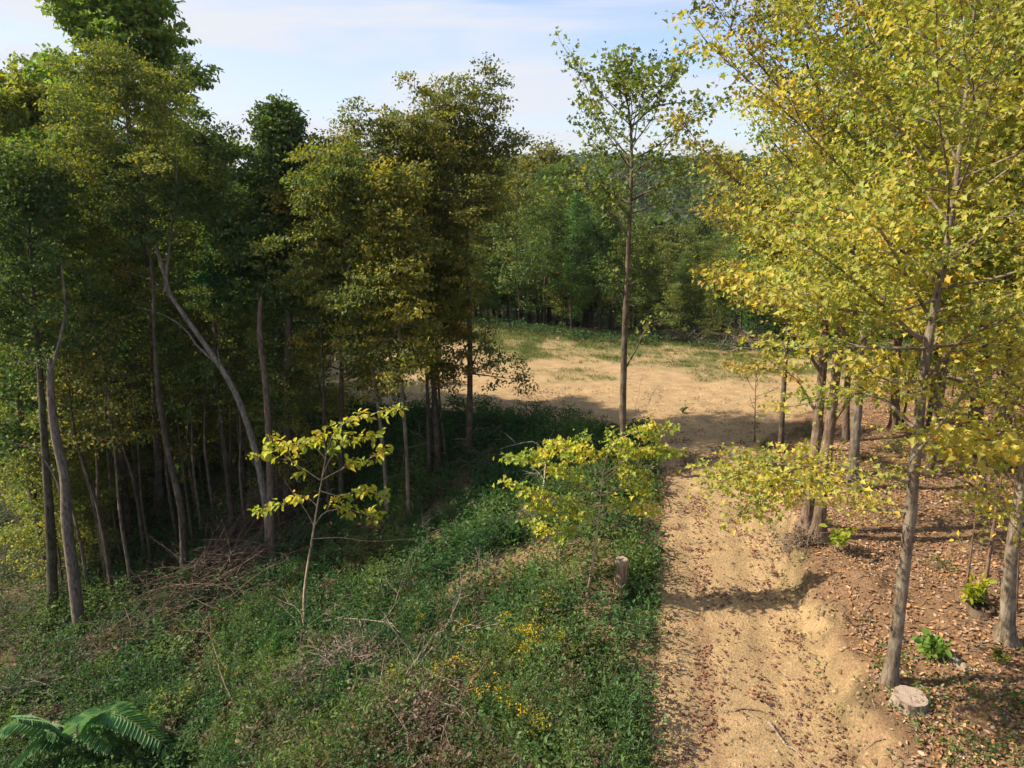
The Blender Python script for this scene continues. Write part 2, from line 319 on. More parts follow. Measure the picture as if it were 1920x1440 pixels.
def tree_geo(seed, h=12, r0=.14, base=.35, R=2.6, nl=26, path=None, el=(.15, 1.1), twl=.9, lpt=16, sig=.13, leaf=.13, T=T_KITE, warm=.12,
             prof=None, extra=(), flat=.0, droop=.25, warmc=(1.6, 1.2, .6), gap=.45, sides=7, limbs_to=1.0, wob=.10, spread=.22, dead=0, bare=(), puff=None, seed2=0):
    """returns wood (V,F) and leaves (V,F,col); local coordinates with the foot at the origin"""
    rng = np.random.default_rng(seed)
    if path is None:
        b = rng.normal(0, .035*h, (4, 2)); path = [(0, 0, 0), (b[0, 0]*.3, b[0, 1]*.3, h*.3), (b[1, 0]*.6, b[1, 1]*.6, h*.6), (b[2, 0], b[2, 1], h)]
    tr = smoothpath(path, 22); tt = np.linspace(0, 1, 22)**1.5; TRU = smoothpath(path, 60); tr = lerp_path(TRU, tt)
    h = tr[-1, 2]
    rad = r0*(1-tt*.97)**.85+r0*.32*np.exp(-tt*h/.18)
    thick = [(tr, np.maximum(rad, .012))]; thin = []; tw = []
    if prof is None: prof = lambda u: .35+.75*math.sin(math.pi*min(1, u*.85+.12))
    phi = rng.random()*6.28
    lims = []
    for i in range(nl):
        u = (i+rng.random())/nl; t = base+(limbs_to-base)*u*.98
        phi += 2.4+rng.normal(0, .4)
        e = el[0]+(el[1]-el[0])*u+rng.normal(0, .12)
        L = R*prof(u)*rng.uniform(.6, 1.15)
        d = np.array([math.cos(phi)*math.cos(e), math.sin(phi)*math.cos(e), math.sin(e)])
        p0 = lerp_path(TRU, t)
        P = curve(p0, d, L, 7, rng, lift=.35, wob=wob)
        rr = max(.010, .42*r0*(1-t*.8)*min(1, L/2.2+.3))
        lims.append((P, L, rr))
    for P in extra:
        P = np.asarray(P, float); Q = smoothpath(P, 9); L = np.linalg.norm(np.diff(Q, axis=0), axis=1).sum()
        lims.append((Q, L, max(.014, r0*.30)))
    for Pb in bare:
        Q = smoothpath(Pb[0], 10); thick.append((Q, np.linspace(Pb[1], Pb[1]*.25, 10)))
    for (P, L, rr) in lims:
        thick.append((P, np.linspace(rr, .006, len(P))))
        dirl = norm(np.gradient(P, axis=0))
        m = max(3, int(L/gap*1.6)); sgn = 1
        for j in range(m):
            s = .22+.78*(j+rng.random())/m; q = lerp_path(P, s); dl = dirl[min(len(P)-1, int(s*(len(P)-1)))]
            sd = norm(np.cross(dl, [0, 0, 1.])); sgn = -sgn
            d = norm(dl*rng.uniform(.3, .9)+sd*sgn*rng.uniform(.4, 1)+np.array([0, 0, rng.normal(.12, .3)*(1-flat)]))
            tw.append(curve(q, d, twl*rng.uniform(.5, 1.1)*(1-.45*s)*min(1.2, .45+L/3), 4, rng, lift=.1, wob=.15))
        tw.append(curve(P[-1], dirl[-1], twl*.5, 4, rng))
    for t in tw: thin.append((t, np.array([.009, .007, .005, .003])))
    ns_ = 14; V1, F1 = tubes(thick[:1], ns_); th_ = np.tile(np.arange(ns_)/ns_*2*np.pi, 22); axc = np.repeat(tr, ns_, 0); zz_ = V1[:, 2]-0
    nl_ = rng.integers(4, 7); lob = (.5+.5*np.sin(th_*nl_+rng.random()*6))*np.exp(-np.maximum(zz_, 0)/(.10+r0*1.2))*.9+.05*np.sin(th_*3+zz_*2.1)+.07*rng.normal(0, 1, len(V1))*.6
    V1 = axc+(V1-axc)*(1+lob)[:, None]
    V2, F2 = tubes(thick[1:], 5) if len(thick) > 1 else (np.zeros((0, 3)), np.zeros((0, 4), int))
    V3, F3 = tubes(thin, 3)
    WV = np.concatenate([V1, V2, V3]); WF = np.concatenate([F1, F2+len(V1), F3+len(V1)+len(V2)])
    # leaves along twigs
    n = len(tw); TW = np.array(tw); k = lpt
    keep = rng.random(n) > dead
    TW = TW[keep]; n = len(TW)
    s = rng.uniform(.15, 1.05, (n, k)); idx = np.clip(s*3, 0, 2.999); i0 = idx.astype(int); fr = (idx-i0)[..., None]
    ar = np.arange(n)[:, None]
    P = TW[ar, i0]*(1-fr)+TW[ar, i0+1]*fr
    D = norm(TW[:, -1]-TW[:, 0])[:, None]
    sg = sig*np.array([1, 1, .34 if flat > 0 else .8])
    P = P+rng.normal(0, 1, P.shape)*sg
    A = D*.5+rng.normal(0, .7, P.shape)+np.array([0, 0, -droop])
    N = np.array([0, 0, 1.])+rng.normal(0, .55 if flat > 0 else .75, P.shape)
    S = leaf*rng.uniform(.4, 1.3, (n, k))
    cl = np.repeat(rng.normal(0, 1, n), k)
    LV, LF, m = leafgeo(P.reshape(-1, 3), A.reshape(-1, 3), N.reshape(-1, 3), S.ravel(), T)
    c = leafcols(rng, n*k, np.clip(cl, -1.8, 1.8), warm, spread, warmc)
    if puff:                                                         # billows of leaves round the outer half of each limb
        pn, pr = puff; Cn, Rn = [], []
        for (PL, L, rr) in lims:
            for s_ in ([1.0, .72, .45] if L > 1.1 else [1.0, .6]):
                Cn.append(lerp_path(PL, s_)+rng.normal(0, .16, 3)); Rn.append(pr*rng.uniform(.6, 1.15)*(.55+.3*min(L, 2))*(1.1-.25*s_))
        Cn.append(tr[-1]); Rn.append(pr*.7); Cn = np.array(Cn); Rn = np.array(Rn)
        cnt = np.maximum(12, (pn*(Rn/pr)**2)).astype(int); ii = np.repeat(np.arange(len(Cn)), cnt); q = len(ii)
        ns = 8; sd_ = norm(rng.normal(0, 1, (len(Cn), ns, 3))+np.array([0, 0, .3])); sr_ = rng.uniform(.35, 1.15, (len(Cn), ns))**.7
        w_ = rng.integers(0, ns, q); d = sd_[ii, w_]; off = d*(Rn[ii]*sr_[ii, w_])[:, None]*np.array([1, 1, .75])
        P2 = Cn[ii]+off+rng.normal(0, 1, (q, 3))*(.085+.13*Rn[ii])[:, None]*np.array([1, 1, .30])
        A2 = rng.normal(0, .7, (q, 3))+d*.6+np.array([0, 0, -droop]); N2 = d*.35+np.array([0, 0, .8])+rng.normal(0, .5, (q, 3)); cw_ = rng.normal(0, .7, (len(Cn), ns))[ii, w_]
        V2_, F2_, m2_ = leafgeo(P2, A2, N2, leaf*rng.uniform(.6, 1.2, q), T)
        LF = np.concatenate([LF, F2_+len(LV)]); LV = np.concatenate([LV, V2_])
        c = np.concatenate([c, leafcols(rng, q, (cw_+rng.normal(0, .8, len(Cn))[ii]).clip(-1.8, 1.8), warm, spread, warmc)])
    return (WV, WF), (LV, LF, np.repeat(c, m, 0))

def plant_tree(name, geo, loc, label, cat, group=None, leafc=(.1, .13, .03), barkc=(1, 1, 1), rz=0, sc=1, wood=None, leafm=None, crown='crown'):
    """a tree as Empty > trunk, crown. geo may be numpy geometry or a pair of ready meshes"""
    r = bpy.data.objects.new(name, None); COL.objects.link(r); r.empty_display_size = .3
    r.location = tuple(loc); r.rotation_euler = (0, 0, rz); r.scale = (sc, sc, sc)
    tag(r, label, cat, group)
    if isinstance(geo[0], tuple):
        (WV, WF), (LV, LF, lc) = geo
        geo = (mesh(name+'_trunk', WV, WF, [wood or M_BARK], smooth=True), mesh(name+'_crown', LV, LF, [leafm or M_LEAF], lc) if len(LV) else None)
    link('trunk', geo[0], r, color=barkc)
    if geo[1] is not None: link(crown, geo[1], r, color=leafc)
    return r
def pxpath(base, pts, D=None):
    """trunk path in local coordinates through photo pixels, kept at the depth of the foot"""
    base = np.asarray(base); D0 = depth(base); out = [np.zeros(3)]
    for p in pts:
        # intersect with the vertical plane through the foot, facing the camera (plus an optional offset)
        dy = p[2] if len(p) > 2 else 0
        r = ray(p[0], p[1]); k = (base[1]+dy)/r[1]; q = CO+r*k; out.append(q-base)
    return out
def foot(px, py): 
    p = ground(px, py); p = p.copy(); p[2] = float(H(p[0], p[1]))-.04; return p

# ------------------------------------------------------------------ leaf colours
YEL = (.41, .395, .08); LIME = (.33, .395, .08); OLIVE = (.165, .20, .05); GREEN = (.12, .20, .055); DARK = (.09, .145, .045); GOLD = (.24, .25, .055)
BRONZE = (.165, .185, .055); TULIP = (.19, .28, .065)
def limbpx(base, pts): return pxpath(base, pts)[1:]

# ------------------------------------------------------------------ the trees one can tell apart: right side of the road
b = foot(1668, 1284)
p = pxpath(b, [(1684, 1160), (1702, 1010), (1716, 860), (1730, 720), (1748, 600), (1768, 500), (1788, 380), (1806, 220, .2), (1824, 60, .3), (1840, -160, .4)])
ex = [limbpx(b, q) for q in (
    [(1702, 905), (1640, 885, -.2), (1560, 880, -.5), (1460, 872, -.7), (1370, 895, -1.0)],
    [(1500, 876, -.6), (1455, 905, -.8), (1420, 930, -.9)], [(1560, 880, -.5), (1500, 915, -.6), (1450, 940, -.6)], [(1480, 873, -.7), (1440, 868, -.6), (1400, 880, -.6)], [(1600, 885, -.3), (1530, 865, -.2), (1450, 885, -.2), (1400, 905, -.3)], [(1640, 886, -.2), (1580, 905, -.7), (1480, 900, -1.1)],
    [(1712, 800), (1650, 745, .3), (1590, 740, .5), (1500, 760, .7)],
    [(1705, 865), (1760, 800, -.2), (1820, 730, -.4), (1930, 660, -.6)],
    [(1700, 960), (1620, 950, .2), (1560, 920, .5)],
    [(1700, 900), (1780, 890, -.2), (1850, 930, -.3), (1900, 985, -.3)],
    [(1728, 640), (1640, 560, -.5), (1570, 500, -1.0), (1480, 440, -1.4)],
    [(1728, 720), (1800, 640, -.8), (1880, 600, -1.4), (1960, 560, -1.8)],
    [(1745, 600), (1690, 500, -1), (1640, 420, -2), (1560, 390, -2.6)],
    [(1768, 500), (1850, 440, -1), (1940, 400, -2)])]
plant_tree('maple_tree', tree_geo(11, r0=.098, base=.40, R=3.7, nl=44, path=p, el=(-.05, 1.0), leaf=.075, T=T_MAPLE, lpt=52, sig=.18, flat=1, extra=ex, warm=.06, gap=.5, twl=1.0, warmc=(1.12, .86, .8), spread=.16),
           b, 'tall yellow maple with mottled grey trunk standing right behind the wide flat stump', 'tree', 'yellow maples along the dirt road', YEL, (1.0, .95, .86))
b = foot(1513, 985)
p = pxpath(b, [(1522, 900), (1535, 780), (1545, 640), (1550, 540), (1552, 400), (1540, 220), (1520, 60), (1500, -60)])
plant_tree('maple_tree', tree_geo(12, r0=.125, base=.42, R=3.3, nl=34, path=p, el=(-.05, 1.05), leaf=.08, T=T_MAPLE, lpt=54, sig=.21, flat=1, warm=.10, gap=.5, warmc=(1.15, .75, .8),
           extra=[limbpx(b, q) for q in ([(1540, 700), (1470, 600, -.4), (1400, 560, -.8), (1350, 520, -1)], [(1535, 780), (1480, 700, .4), (1400, 690, .7)], [(1548, 560), (1450, 460, -.3), (1350, 400, -.6)])]),
           b, 'left trunk of the twin maples leaning together on the sandy road bank', 'tree', 'yellow maples along the dirt road', (.31, .27, .055), (1.0, .85, .75))
b = foot(1534, 1008)
p = pxpath(b, [(1541, 920), (1556, 800), (1568, 690), (1580, 600), (1592, 520), (1606, 400), (1620, 250), (1640, 80), (1655, -80)])
plant_tree('maple_tree', tree_geo(13, r0=.13, base=.43, R=3.3, nl=34, path=p, el=(-.05, 1.05), leaf=.08, T=T_MAPLE, lpt=54, sig=.21, flat=1, warm=.10, gap=.5, warmc=(1.12, .86, .8),
           extra=[limbpx(b, q) for q in ([(1556, 800), (1620, 720, -.4), (1700, 700, -.8)], [(1570, 690), (1640, 620, -.6), (1720, 600, -1)])]),
           b, 'right trunk of the twin maples with darker bark above the road bank', 'tree', 'yellow maples along the dirt road', LIME, (.95, .8, .7))
rt = [ # px, py foot; trunk path; r0; crown base, R; label; colour
 ((1463, 852), [(1470, 720), (1478, 600), (1484, 480), (1480, 330), (1470, 210)], .085, .45, 2.2, 20, 'slim dark maple at the sandy edge left of the twin maples', YEL, (.6, .55, .5)),
 ((1597, 918), [(1603, 830), (1612, 720), (1622, 600), (1640, 420), (1655, 240), (1660, 90)], .14, .5, 2.8, 28, 'grey maple just behind and right of the twin maples', LIME, (.9, .9, .85)),
 ((1677, 806), [(1680, 700), (1690, 560), (1700, 400), (1700, 200), (1690, 20)], .15, .5, 2.9, 28, 'straight brown trunked tree beside the dark hollow behind the maples', YEL, (.9, .7, .55)),
 ((1822, 848), [(1832, 740), (1850, 560), (1860, 380), (1850, 160)], .19, .45, 3.2, 30, 'thick dark tree on the leaf littered slope right of the brown trunk', GREEN, (.6, .55, .5)),
 ((1866, 862), [(1885, 740), (1900, 560), (1900, 360), (1890, 180)], .19, .45, 3.0, 28, 'dark trunk beside the thick dark tree near the right edge', YEL, (.5, .48, .45)),
 ((1886, 1206), [(1892, 1080), (1908, 960), (1930, 800), (1960, 600), (1990, 380), (2010, 100)], .12, .42, 3.0, 30, 'grey maple near the right edge right of the hollow stump', YEL, (1.2, 1.15, 1.0)),
 ((1742, 800), [(1752, 690), (1765, 560), (1775, 420), (1770, 260)], .10, .45, 2.4, 24, 'thin tree deep on the slope seen right of the big maple', YEL, (.7, .6, .5)),
 ((1535, 815), [(1540, 700), (1545, 560), (1540, 420), (1530, 300)], .10, .4, 2.4, 24, 'dark slim tree behind the twin maples by the shaded hollow', YEL, (.5, .45, .4)),
]
for i, (f_, pp, r0, bs, R, nl, lab, lc, bc) in enumerate(rt):
    b = foot(*f_); p = pxpath(b, pp)
    plant_tree('maple_tree', tree_geo(30+i, r0=r0, base=bs, R=R, nl=nl, path=p, el=(-.05, 1.0), leaf=.12, T=T_OVAL if i != 5 else T_MAPLE, lpt=42, sig=.26, flat=1, warm=.08, gap=.55, warmc=(1.12, .86, .8)),
               b, lab, 'tree', 'yellow maples along the dirt road', lc, bc)
# a maple beyond the right edge of the photo whose crown reaches into it
b = np.array([9.6, 9.5, 0.]); b[2] = float(H(b[0], b[1]))-.05
plant_tree('maple_tree', tree_geo(55, h=14.5, r0=.16, base=.38, R=4.3, nl=40, el=(-.1, 1.0), leaf=.075, T=T_MAPLE, lpt=50, sig=.2, flat=1, warm=.08, gap=.55, warmc=(1.12, .86, .8)),
           b, 'maple whose golden crown reaches in over the right edge, its trunk out of view', 'tree', 'yellow maples along the dirt road', YEL, (1.1, 1.05, 1))
# thin saplings among them
sap = [((1415, 828), [(1416, 760), (1418, 690)], .022, 'bare twiggy sapling at the sandy edge of the road', 0),
       ((1843, 1128), [(1858, 1020), (1872, 930), (1886, 830), (1893, 700)], .040, 'slender brown pole growing from the hollow stump', 5),
       ((1812, 1102), [(1820, 1040), (1829, 970), (1836, 900)], .024, 'thin reddish sapling rising from the yellow seedling', 4),
       ((1558, 880), [(1562, 790), (1570, 700)], .03, 'bare grey sapling right behind the twin maples', 0),
       ((1905, 1150), [(1912, 1020), (1925, 900)], .022, 'very thin pale whip beside the grey maple at the right edge', 3)]
for i, (f_, pp, r0, lab, lp) in enumerate(sap):
    b = foot(*f_)
    plant_tree('sapling', tree_geo(70+i, r0=r0, base=.35, R=.7, nl=9, path=pxpath(b, pp), el=(.3, 1.0), leaf=.09, T=T_OVAL, lpt=max(lp, 1), sig=.06, twl=.4, gap=.4, dead=0 if lp else .9), b, lab, 'sapling', 'thin saplings', YEL, (1.0, .8, .65))

# ------------------------------------------------------------------ centre
b = foot(1170, 890)
p = pxpath(b, [(1168, 760), (1171, 640), (1176, 520), (1180, 420), (1184, 330), (1182, 230), (1172, 175), (1162, 130)])
prof = lambda u: .25+.95*math.exp(-((u-.35)/.33)**2)-.1*u
plant_tree('tulip_tree', tree_geo(101, r0=.10, base=.50, R=2.75, nl=36, path=p, el=(.25, .85), leaf=.12, T=T_MAPLE, lpt=14, sig=.13, twl=.8, limbs_to=.93, gap=.52, warm=.06, prof=prof, wob=.09, droop=.1,
    extra=[limbpx(b, q) for q in ([(1176, 440), (1140, 395), (1110, 360), (1070, 300)], [(1180, 330), (1230, 300, .3), (1285, 320, .5)], [(1182, 240), (1230, 200, -.3), (1296, 190, -.4)], [(1178, 380), (1230, 350), (1260, 335)],
        [(1176, 480), (1190, 470), (1210, 480)], [(1170, 560), (1160, 535), (1150, 500)], [(1168, 700), (1190, 660, .1), (1215, 610, .2), (1240, 600, .2)])],
    bare=[(limbpx(b, [(1169, 590), (1182, 560), (1195, 545)]), .02)]), b,
    'tall slender tulip tree with airy crown standing alone beside the sandy clearing', 'tree', None, (.17, .22, .055), (.62, .56, .5))
ct = [
 ('oak_tree', (880, 850), [(881, 740), (881, 620), (877, 500), (874, 400), (866, 320), (862, 290), (860, 245)], .11, .52, 2.0, 26, lambda u: .9+.35*math.sin(u*9), BRONZE, 'tall dark oak with billowing bronze top, straight trunk against the clearing', .11, 15, (.55, .45, .4),
    [[(874, 400), (910, 330), (950, 270), (990, 265)], [(880, 700), (920, 705), (975, 712)], [(880, 640), (850, 690), (840, 705)], [(880, 700), (900, 650), (925, 600)]]),
 ('oak_tree', (822, 880), [(815, 760), (808, 620), (795, 470), (778, 360), (757, 310)], .12, .50, 2.5, 30, lambda u: 1.15*math.sqrt(max(0, 1-(u*.95)**2))+.2, BRONZE, 'broad round topped brownish oak just left of the tallest central oak', .11, 14, (.5, .42, .38), []),
 ('maple_tree', (806, 900), [(803, 800), (800, 700), (795, 590), (790, 470), (800, 400)], .08, .4, 1.6, 26, None, OLIVE, 'dark trunk directly left of the round topped oak', .12, 12, (.45, .4, .36), []),
 ('maple_tree', (768, 985), [(762, 850), (752, 700), (745, 560), (742, 450), (744, 350)], .07, .38, 1.7, 34, lambda u: 1.1-.75*u, (.22, .23, .05), 'gold topped young maple with thin grey stem in the central grove', .12, 13, (.9, .8, .7), []),
 ('maple_tree', (728, 988), [(720, 860), (706, 740), (688, 640), (665, 560), (640, 420), (630, 330)], .075, .45, 1.8, 30, None, OLIVE, 'grey stem leaning left beside the gold topped maple', .12, 13, (.9, .82, .72), []),
 ('maple_tree', (838, 870), [(825, 760), (818, 650), (815, 560), (820, 470)], .05, .35, 1.3, 20, None, (.17, .13, .03), 'short thin dark maple between the central oaks', .12, 10, (.4, .36, .33), []),
]
for i, (nm, f_, pp, r0, bs, R, nl, pf, lc, lab, ls, lp, bc, ex) in enumerate(ct):
    b = foot(*f_); p = pxpath(b, pp)
    plant_tree(nm, tree_geo(110+i, r0=r0, base=bs, R=R, nl=nl, path=p, el=(.0, 1.1), leaf=ls, T=T_OVAL, lpt=int(lp*.8), sig=.12, puff=(330, .62), warm=.14, gap=.5, prof=pf, extra=[limbpx(b, q) for q in ex], twl=.8), b, lab, 'tree', None, lc, bc)

# ------------------------------------------------------------------ left
b = foot(505, 1045)
p = pxpath(b, [(500, 960), (480, 850), (455, 770), (425, 705), (370, 625), (318, 552), (300, 480), (262, 380), (245, 320), (238, 230), (225, 150)])
plant_tree('leaning_tree', tree_geo(131, r0=.125, base=.66, R=2.3, nl=30, path=p, el=(.1, 1.1), leaf=.09, T=T_OVAL, lpt=18, sig=.2, puff=(380, .6), warm=.2, gap=.5, warmc=(1.5, 1.2, .5),
    bare=[(limbpx(b, [(455, 770), (415, 690), (375, 655), (345, 615), (305, 590), (255, 575)]), .05), (limbpx(b, [(310, 545), (313, 500), (322, 430), (330, 355), (328, 250)]), .06),
          (limbpx(b, [(310, 545), (285, 525), (255, 515), (235, 505)]), .02), (limbpx(b, [(338, 600), (336, 625), (337, 640)]), .012), (limbpx(b, [(262, 380), (285, 320), (300, 280)]), .03), (limbpx(b, [(262, 380), (230, 350), (205, 320)]), .022),
          (limbpx(b, [(420, 700), (410, 670), (408, 648)]), .03)]),
    b, 'pale forked tree leaning left with bare silvery limbs and an olive crown', 'tree', None, OLIVE, (.62, .58, .54), wood=M_PALE)
b = foot(512, 1062)
plant_tree('broken_snag', tree_geo(132, r0=.14, base=.9, R=.1, nl=0, path=pxpath(b, [(508, 960), (505, 850), (498, 720), (488, 640), (487, 590), (490, 555)]), bare=[(limbpx(b, [(505, 850), (530, 800), (570, 780), (578, 740)]), .02)], lpt=1, dead=1)if 0 else
    ((lambda q: (tubes([(smoothpath(q, 20), np.array([.125-.0035*k for k in range(20)])*np.r_[np.ones(19), .2])], 9), (np.zeros((0, 3)), np.zeros((0, 4), int), np.zeros((0, 3)))))(pxpath(b, [(508, 960), (505, 850), (498, 720), (488, 640), (487, 590), (490, 555)]))),
    b, 'upright dead snag with a snapped reddish top right of the leaning pale tree', 'dead tree', None, OLIVE, (.45, .36, .31), wood=M_PALE)
b = foot(150, 1185)
q = pxpath(b, [(138, 1080), (125, 980), (122, 900), (105, 820), (96, 750), (94, 672)])
tb = tubes([(smoothpath(q, 20), np.linspace(.18, .085, 20)*np.r_[np.ones(19), .5])]+[(smoothpath(limbpx(b, s), 12), np.linspace(r, r*.3, 12)) for s, r in (
    ([(98, 690), (112, 640), (122, 585), (118, 520), (115, 490)], .05), ([(94, 690), (85, 670), (78, 655)], .03), ([(118, 930), (95, 880), (60, 840), (10, 825), (-20, 790)], .03), ([(125, 990), (105, 900), (95, 870)], .02))], 9)
plant_tree('broken_snag', (tb, (np.zeros((0, 3)), np.zeros((0, 4), int), np.zeros((0, 3)))), b, 'thick bent dead snag with forked broken top near the left edge', 'dead tree', None, OLIVE, (.50, .45, .40), wood=M_PALE)
lt = [
 ('forest_tree', (346, 1088), [(340, 960), (318, 860), (300, 760), (290, 650), (285, 500), (262, 400), (262, 330)], .12, .72, 1.4, 14, None, DARK, 'dark straight trunk rising from the shade in front of the leaning pale tree', .12, 13, (.5, .45, .4)),
 ('forest_tree', (247, 1006), [(232, 900), (215, 760), (200, 640), (188, 500), (185, 380)], .13, .62, 2.2, 30, None, OLIVE, 'shaded brown trunk between the bent snag and the dark straight trunk', .12, 13, (.5, .45, .4)),
 ('tulip_tree', (300, 960), [(290, 700), (270, 400), (245, 260), (230, 120), (226, 45)], .17, .55, 2.45, 36, lambda u: .35+.85*math.sin(math.pi*min(1, u*.75+.25)), TULIP, 'tallest green tulip tree with spreading leafy top at upper left', .20, 9, (.6, .55, .5)),
 ('tulip_tree', (60, 960), [(70, 700), (75, 430), (70, 290), (55, 190)], .15, .5, 2.5, 28, None, (.23, .27, .06), 'green and yellow tulip tree reaching the upper left corner', .18, 9, (.6, .55, .5)),
 ('vine_covered_tree', (540, 985), [(540, 700), (545, 500), (540, 360), (528, 280), (524, 212)], .16, .30, 1.9, 64, lambda u: 1.1-1.0*u**1.3, (.09, .145, .045), 'cone shaped tree smothered in dark green vine with a curling tip', .14, 15, (.5, .45, .4)),
 ('green_sapling', (432, 1000), [(432, 800), (430, 600), (428, 500), (432, 430)], .06, .55, .95, 30, lambda u: 1.0-.5*u, (.05, .17, .07), 'small bright blue green tree behind the pale leaning limbs', .14, 12, (.45, .4, .35)),
 ('forest_tree', (100, 1150), [(95, 1000), (85, 850), (75, 700), (60, 500), (50, 330)], .16, .62, 2.3, 30, None, DARK, 'dark mossy trunk directly behind the bent snag', .12, 13, (.4, .42, .33)),
 ('forest_tree', (440, 1010), [(425, 880), (410, 740), (400, 560), (395, 400), (385, 250)], .11, .4, 1.9, 28, None, (.12, .17, .045), 'tree with rounded green top between the big tulip tree and the vine cone', .13, 12, (.4, .38, .33)),
 ('forest_tree', (640, 960), [(640, 800), (640, 600), (632, 430), (640, 290)], .10, .3, 2.0, 36, None, (.22, .22, .05), 'olive gold tree filling the gap right of the vine covered cone', .12, 13, (.5, .45, .4)),
]
for i, (nm, f_, pp, r0, bs, R, nl, pf, lc, lab, ls, lp, bc) in enumerate(lt):
    b = foot(*f_); p = pxpath(b, pp)
    plant_tree(nm, tree_geo(150+i, r0=r0, base=bs, R=R, nl=nl, path=p, el=(.0, 1.1), leaf=ls, T=T_OVAL, lpt=int(lp*.8), sig=.12, puff=(290, .58), warm=.10, gap=.5, prof=pf, twl=.85), b, lab, 'tree', None, lc, bc)

# ------------------------------------------------------------------ the woods around: kinds built once, then copied
kinds = {}
def kind(k, T=T_KITE, **a):
    (WV, WF), (LV, LF, lc) = tree_geo(T=T, **a)
    kinds[k] = (mesh(k+'_trunk', WV, WF, [M_BARK], smooth=True), mesh(k+'_crown', LV, LF, [M_LEAF], lc))
kind('tall_a', seed=201, h=13, r0=.13, base=.36, R=2.4, nl=30, lpt=9, sig=.2, leaf=.135, puff=(190, .66))
kind('tall_b', seed=202, h=12, r0=.12, base=.30, R=2.1, nl=30, lpt=9, sig=.2, leaf=.135, puff=(190, .66), el=(.1, 1.2))
kind('tall_c', seed=203, h=14, r0=.15, base=.42, R=2.8, nl=28, lpt=9, sig=.2, leaf=.135, puff=(190, .72))
kind('low_a', seed=204, h=6.5, r0=.05, base=.15, R=1.9, nl=22, lpt=12, sig=.18, leaf=.12, puff=(110, .5), flat=1)
kind('low_b', seed=205, h=5, r0=.045, base=.12, R=1.6, nl=18, lpt=12, sig=.18, leaf=.12, puff=(110, .5), flat=1)
kind('far_a', seed=206, h=13, r0=.16, base=.22, R=3.0, nl=24, lpt=8, sig=.5, leaf=.30, puff=(90, 1.0), gap=1.0)
kind('far_b', seed=207, h=12, r0=.15, base=.28, R=2.7, nl=22, lpt=8, sig=.5, leaf=.30, puff=(90, 1.0), gap=1.0)
# a bare trunked kind for the slim leafless poles inside the wood
rng = np.random.default_rng(7)
placed = []
def free(x, y, d):
    return all((x-a)**2+(y-c_)**2 > d*d for a, c_ in placed)
def wood_tree(k, x, y, name, label, group, lc, bc, sc=1, dz=-.1):
    z = float(H(x, y))+dz; placed.append((x, y))
    return plant_tree(name, kinds[k], (x, y, z), label, 'tree', group, lc, bc, rng.random()*6.28, sc)
def topscale(k, x, y, lim, lo=.45, hi=1.15):
    """size a copy so that its top stays under the skyline the wood has"""
    z0 = float(H(x, y)); px = 960+FPX*x/max(.1, (y*FWD[1]+(z0-2)*0+(y*0))); h0 = {'tall_a': 13, 'tall_b': 12, 'tall_c': 14, 'low_a': 6.5, 'low_b': 5, 'far_a': 13, 'far_b': 12}[k]+.5
    ly = np.interp(px, *lim)+rng.normal(18, 22); r = ray(px, ly); zt = CAM_H+r[2]*y/r[1]
    return float(np.clip((zt-z0)/h0, lo, hi))
LIML = ([-200, 0, 120, 330, 400, 460, 600, 680, 800, 950, 1100], [100, 190, 170, 265, 265, 320, 310, 300, 330, 340, 400])
LIMB = ([600, 800, 900, 1000, 1100, 1200, 1350, 1500, 1900], [255, 275, 285, 310, 350, 425, 430, 370, 240])
MARKS = [(60, 'behind the bent snag'), (215, 'right of the bent snag'), (320, 'behind the dark straight trunk'), (430, 'behind the pale leaning tree'), (540, 'behind the upright snag'), (640, 'right of the upright snag'), (735, 'behind the gold topped maple'), (850, 'behind the central oaks')]
MARKB = [(700, 'seen through the central grove'), (850, 'left of the tallest oak'), (960, 'right of the tallest oak'), (1080, 'left of the tulip tree'), (1180, 'behind the tulip tree'), (1290, 'right of the tulip tree'), (1400, 'by the far brush pile'), (1560, 'behind the twin maples'), (1800, 'behind the tall yellow maple')]
def shade(lc):
    if lc[0] > .27: return 'yellow'
    if lc[0] > .21: return 'golden'
    if lc[0] > .145: return 'olive'
    return 'dark green' if lc[1] < .165 else 'fresh green'
def where(x, y, marks):
    fx, _ = proj(x, y, float(H(x, y))+5); return min(marks, key=lambda m: abs(m[0]-fx))[1]
def jit(c_, a=.18):
    k = 1+rng.normal(0, a); h_ = 1+rng.normal(0, .14); return (c_[0]*k*h_, c_[1]*k, c_[2]*k)
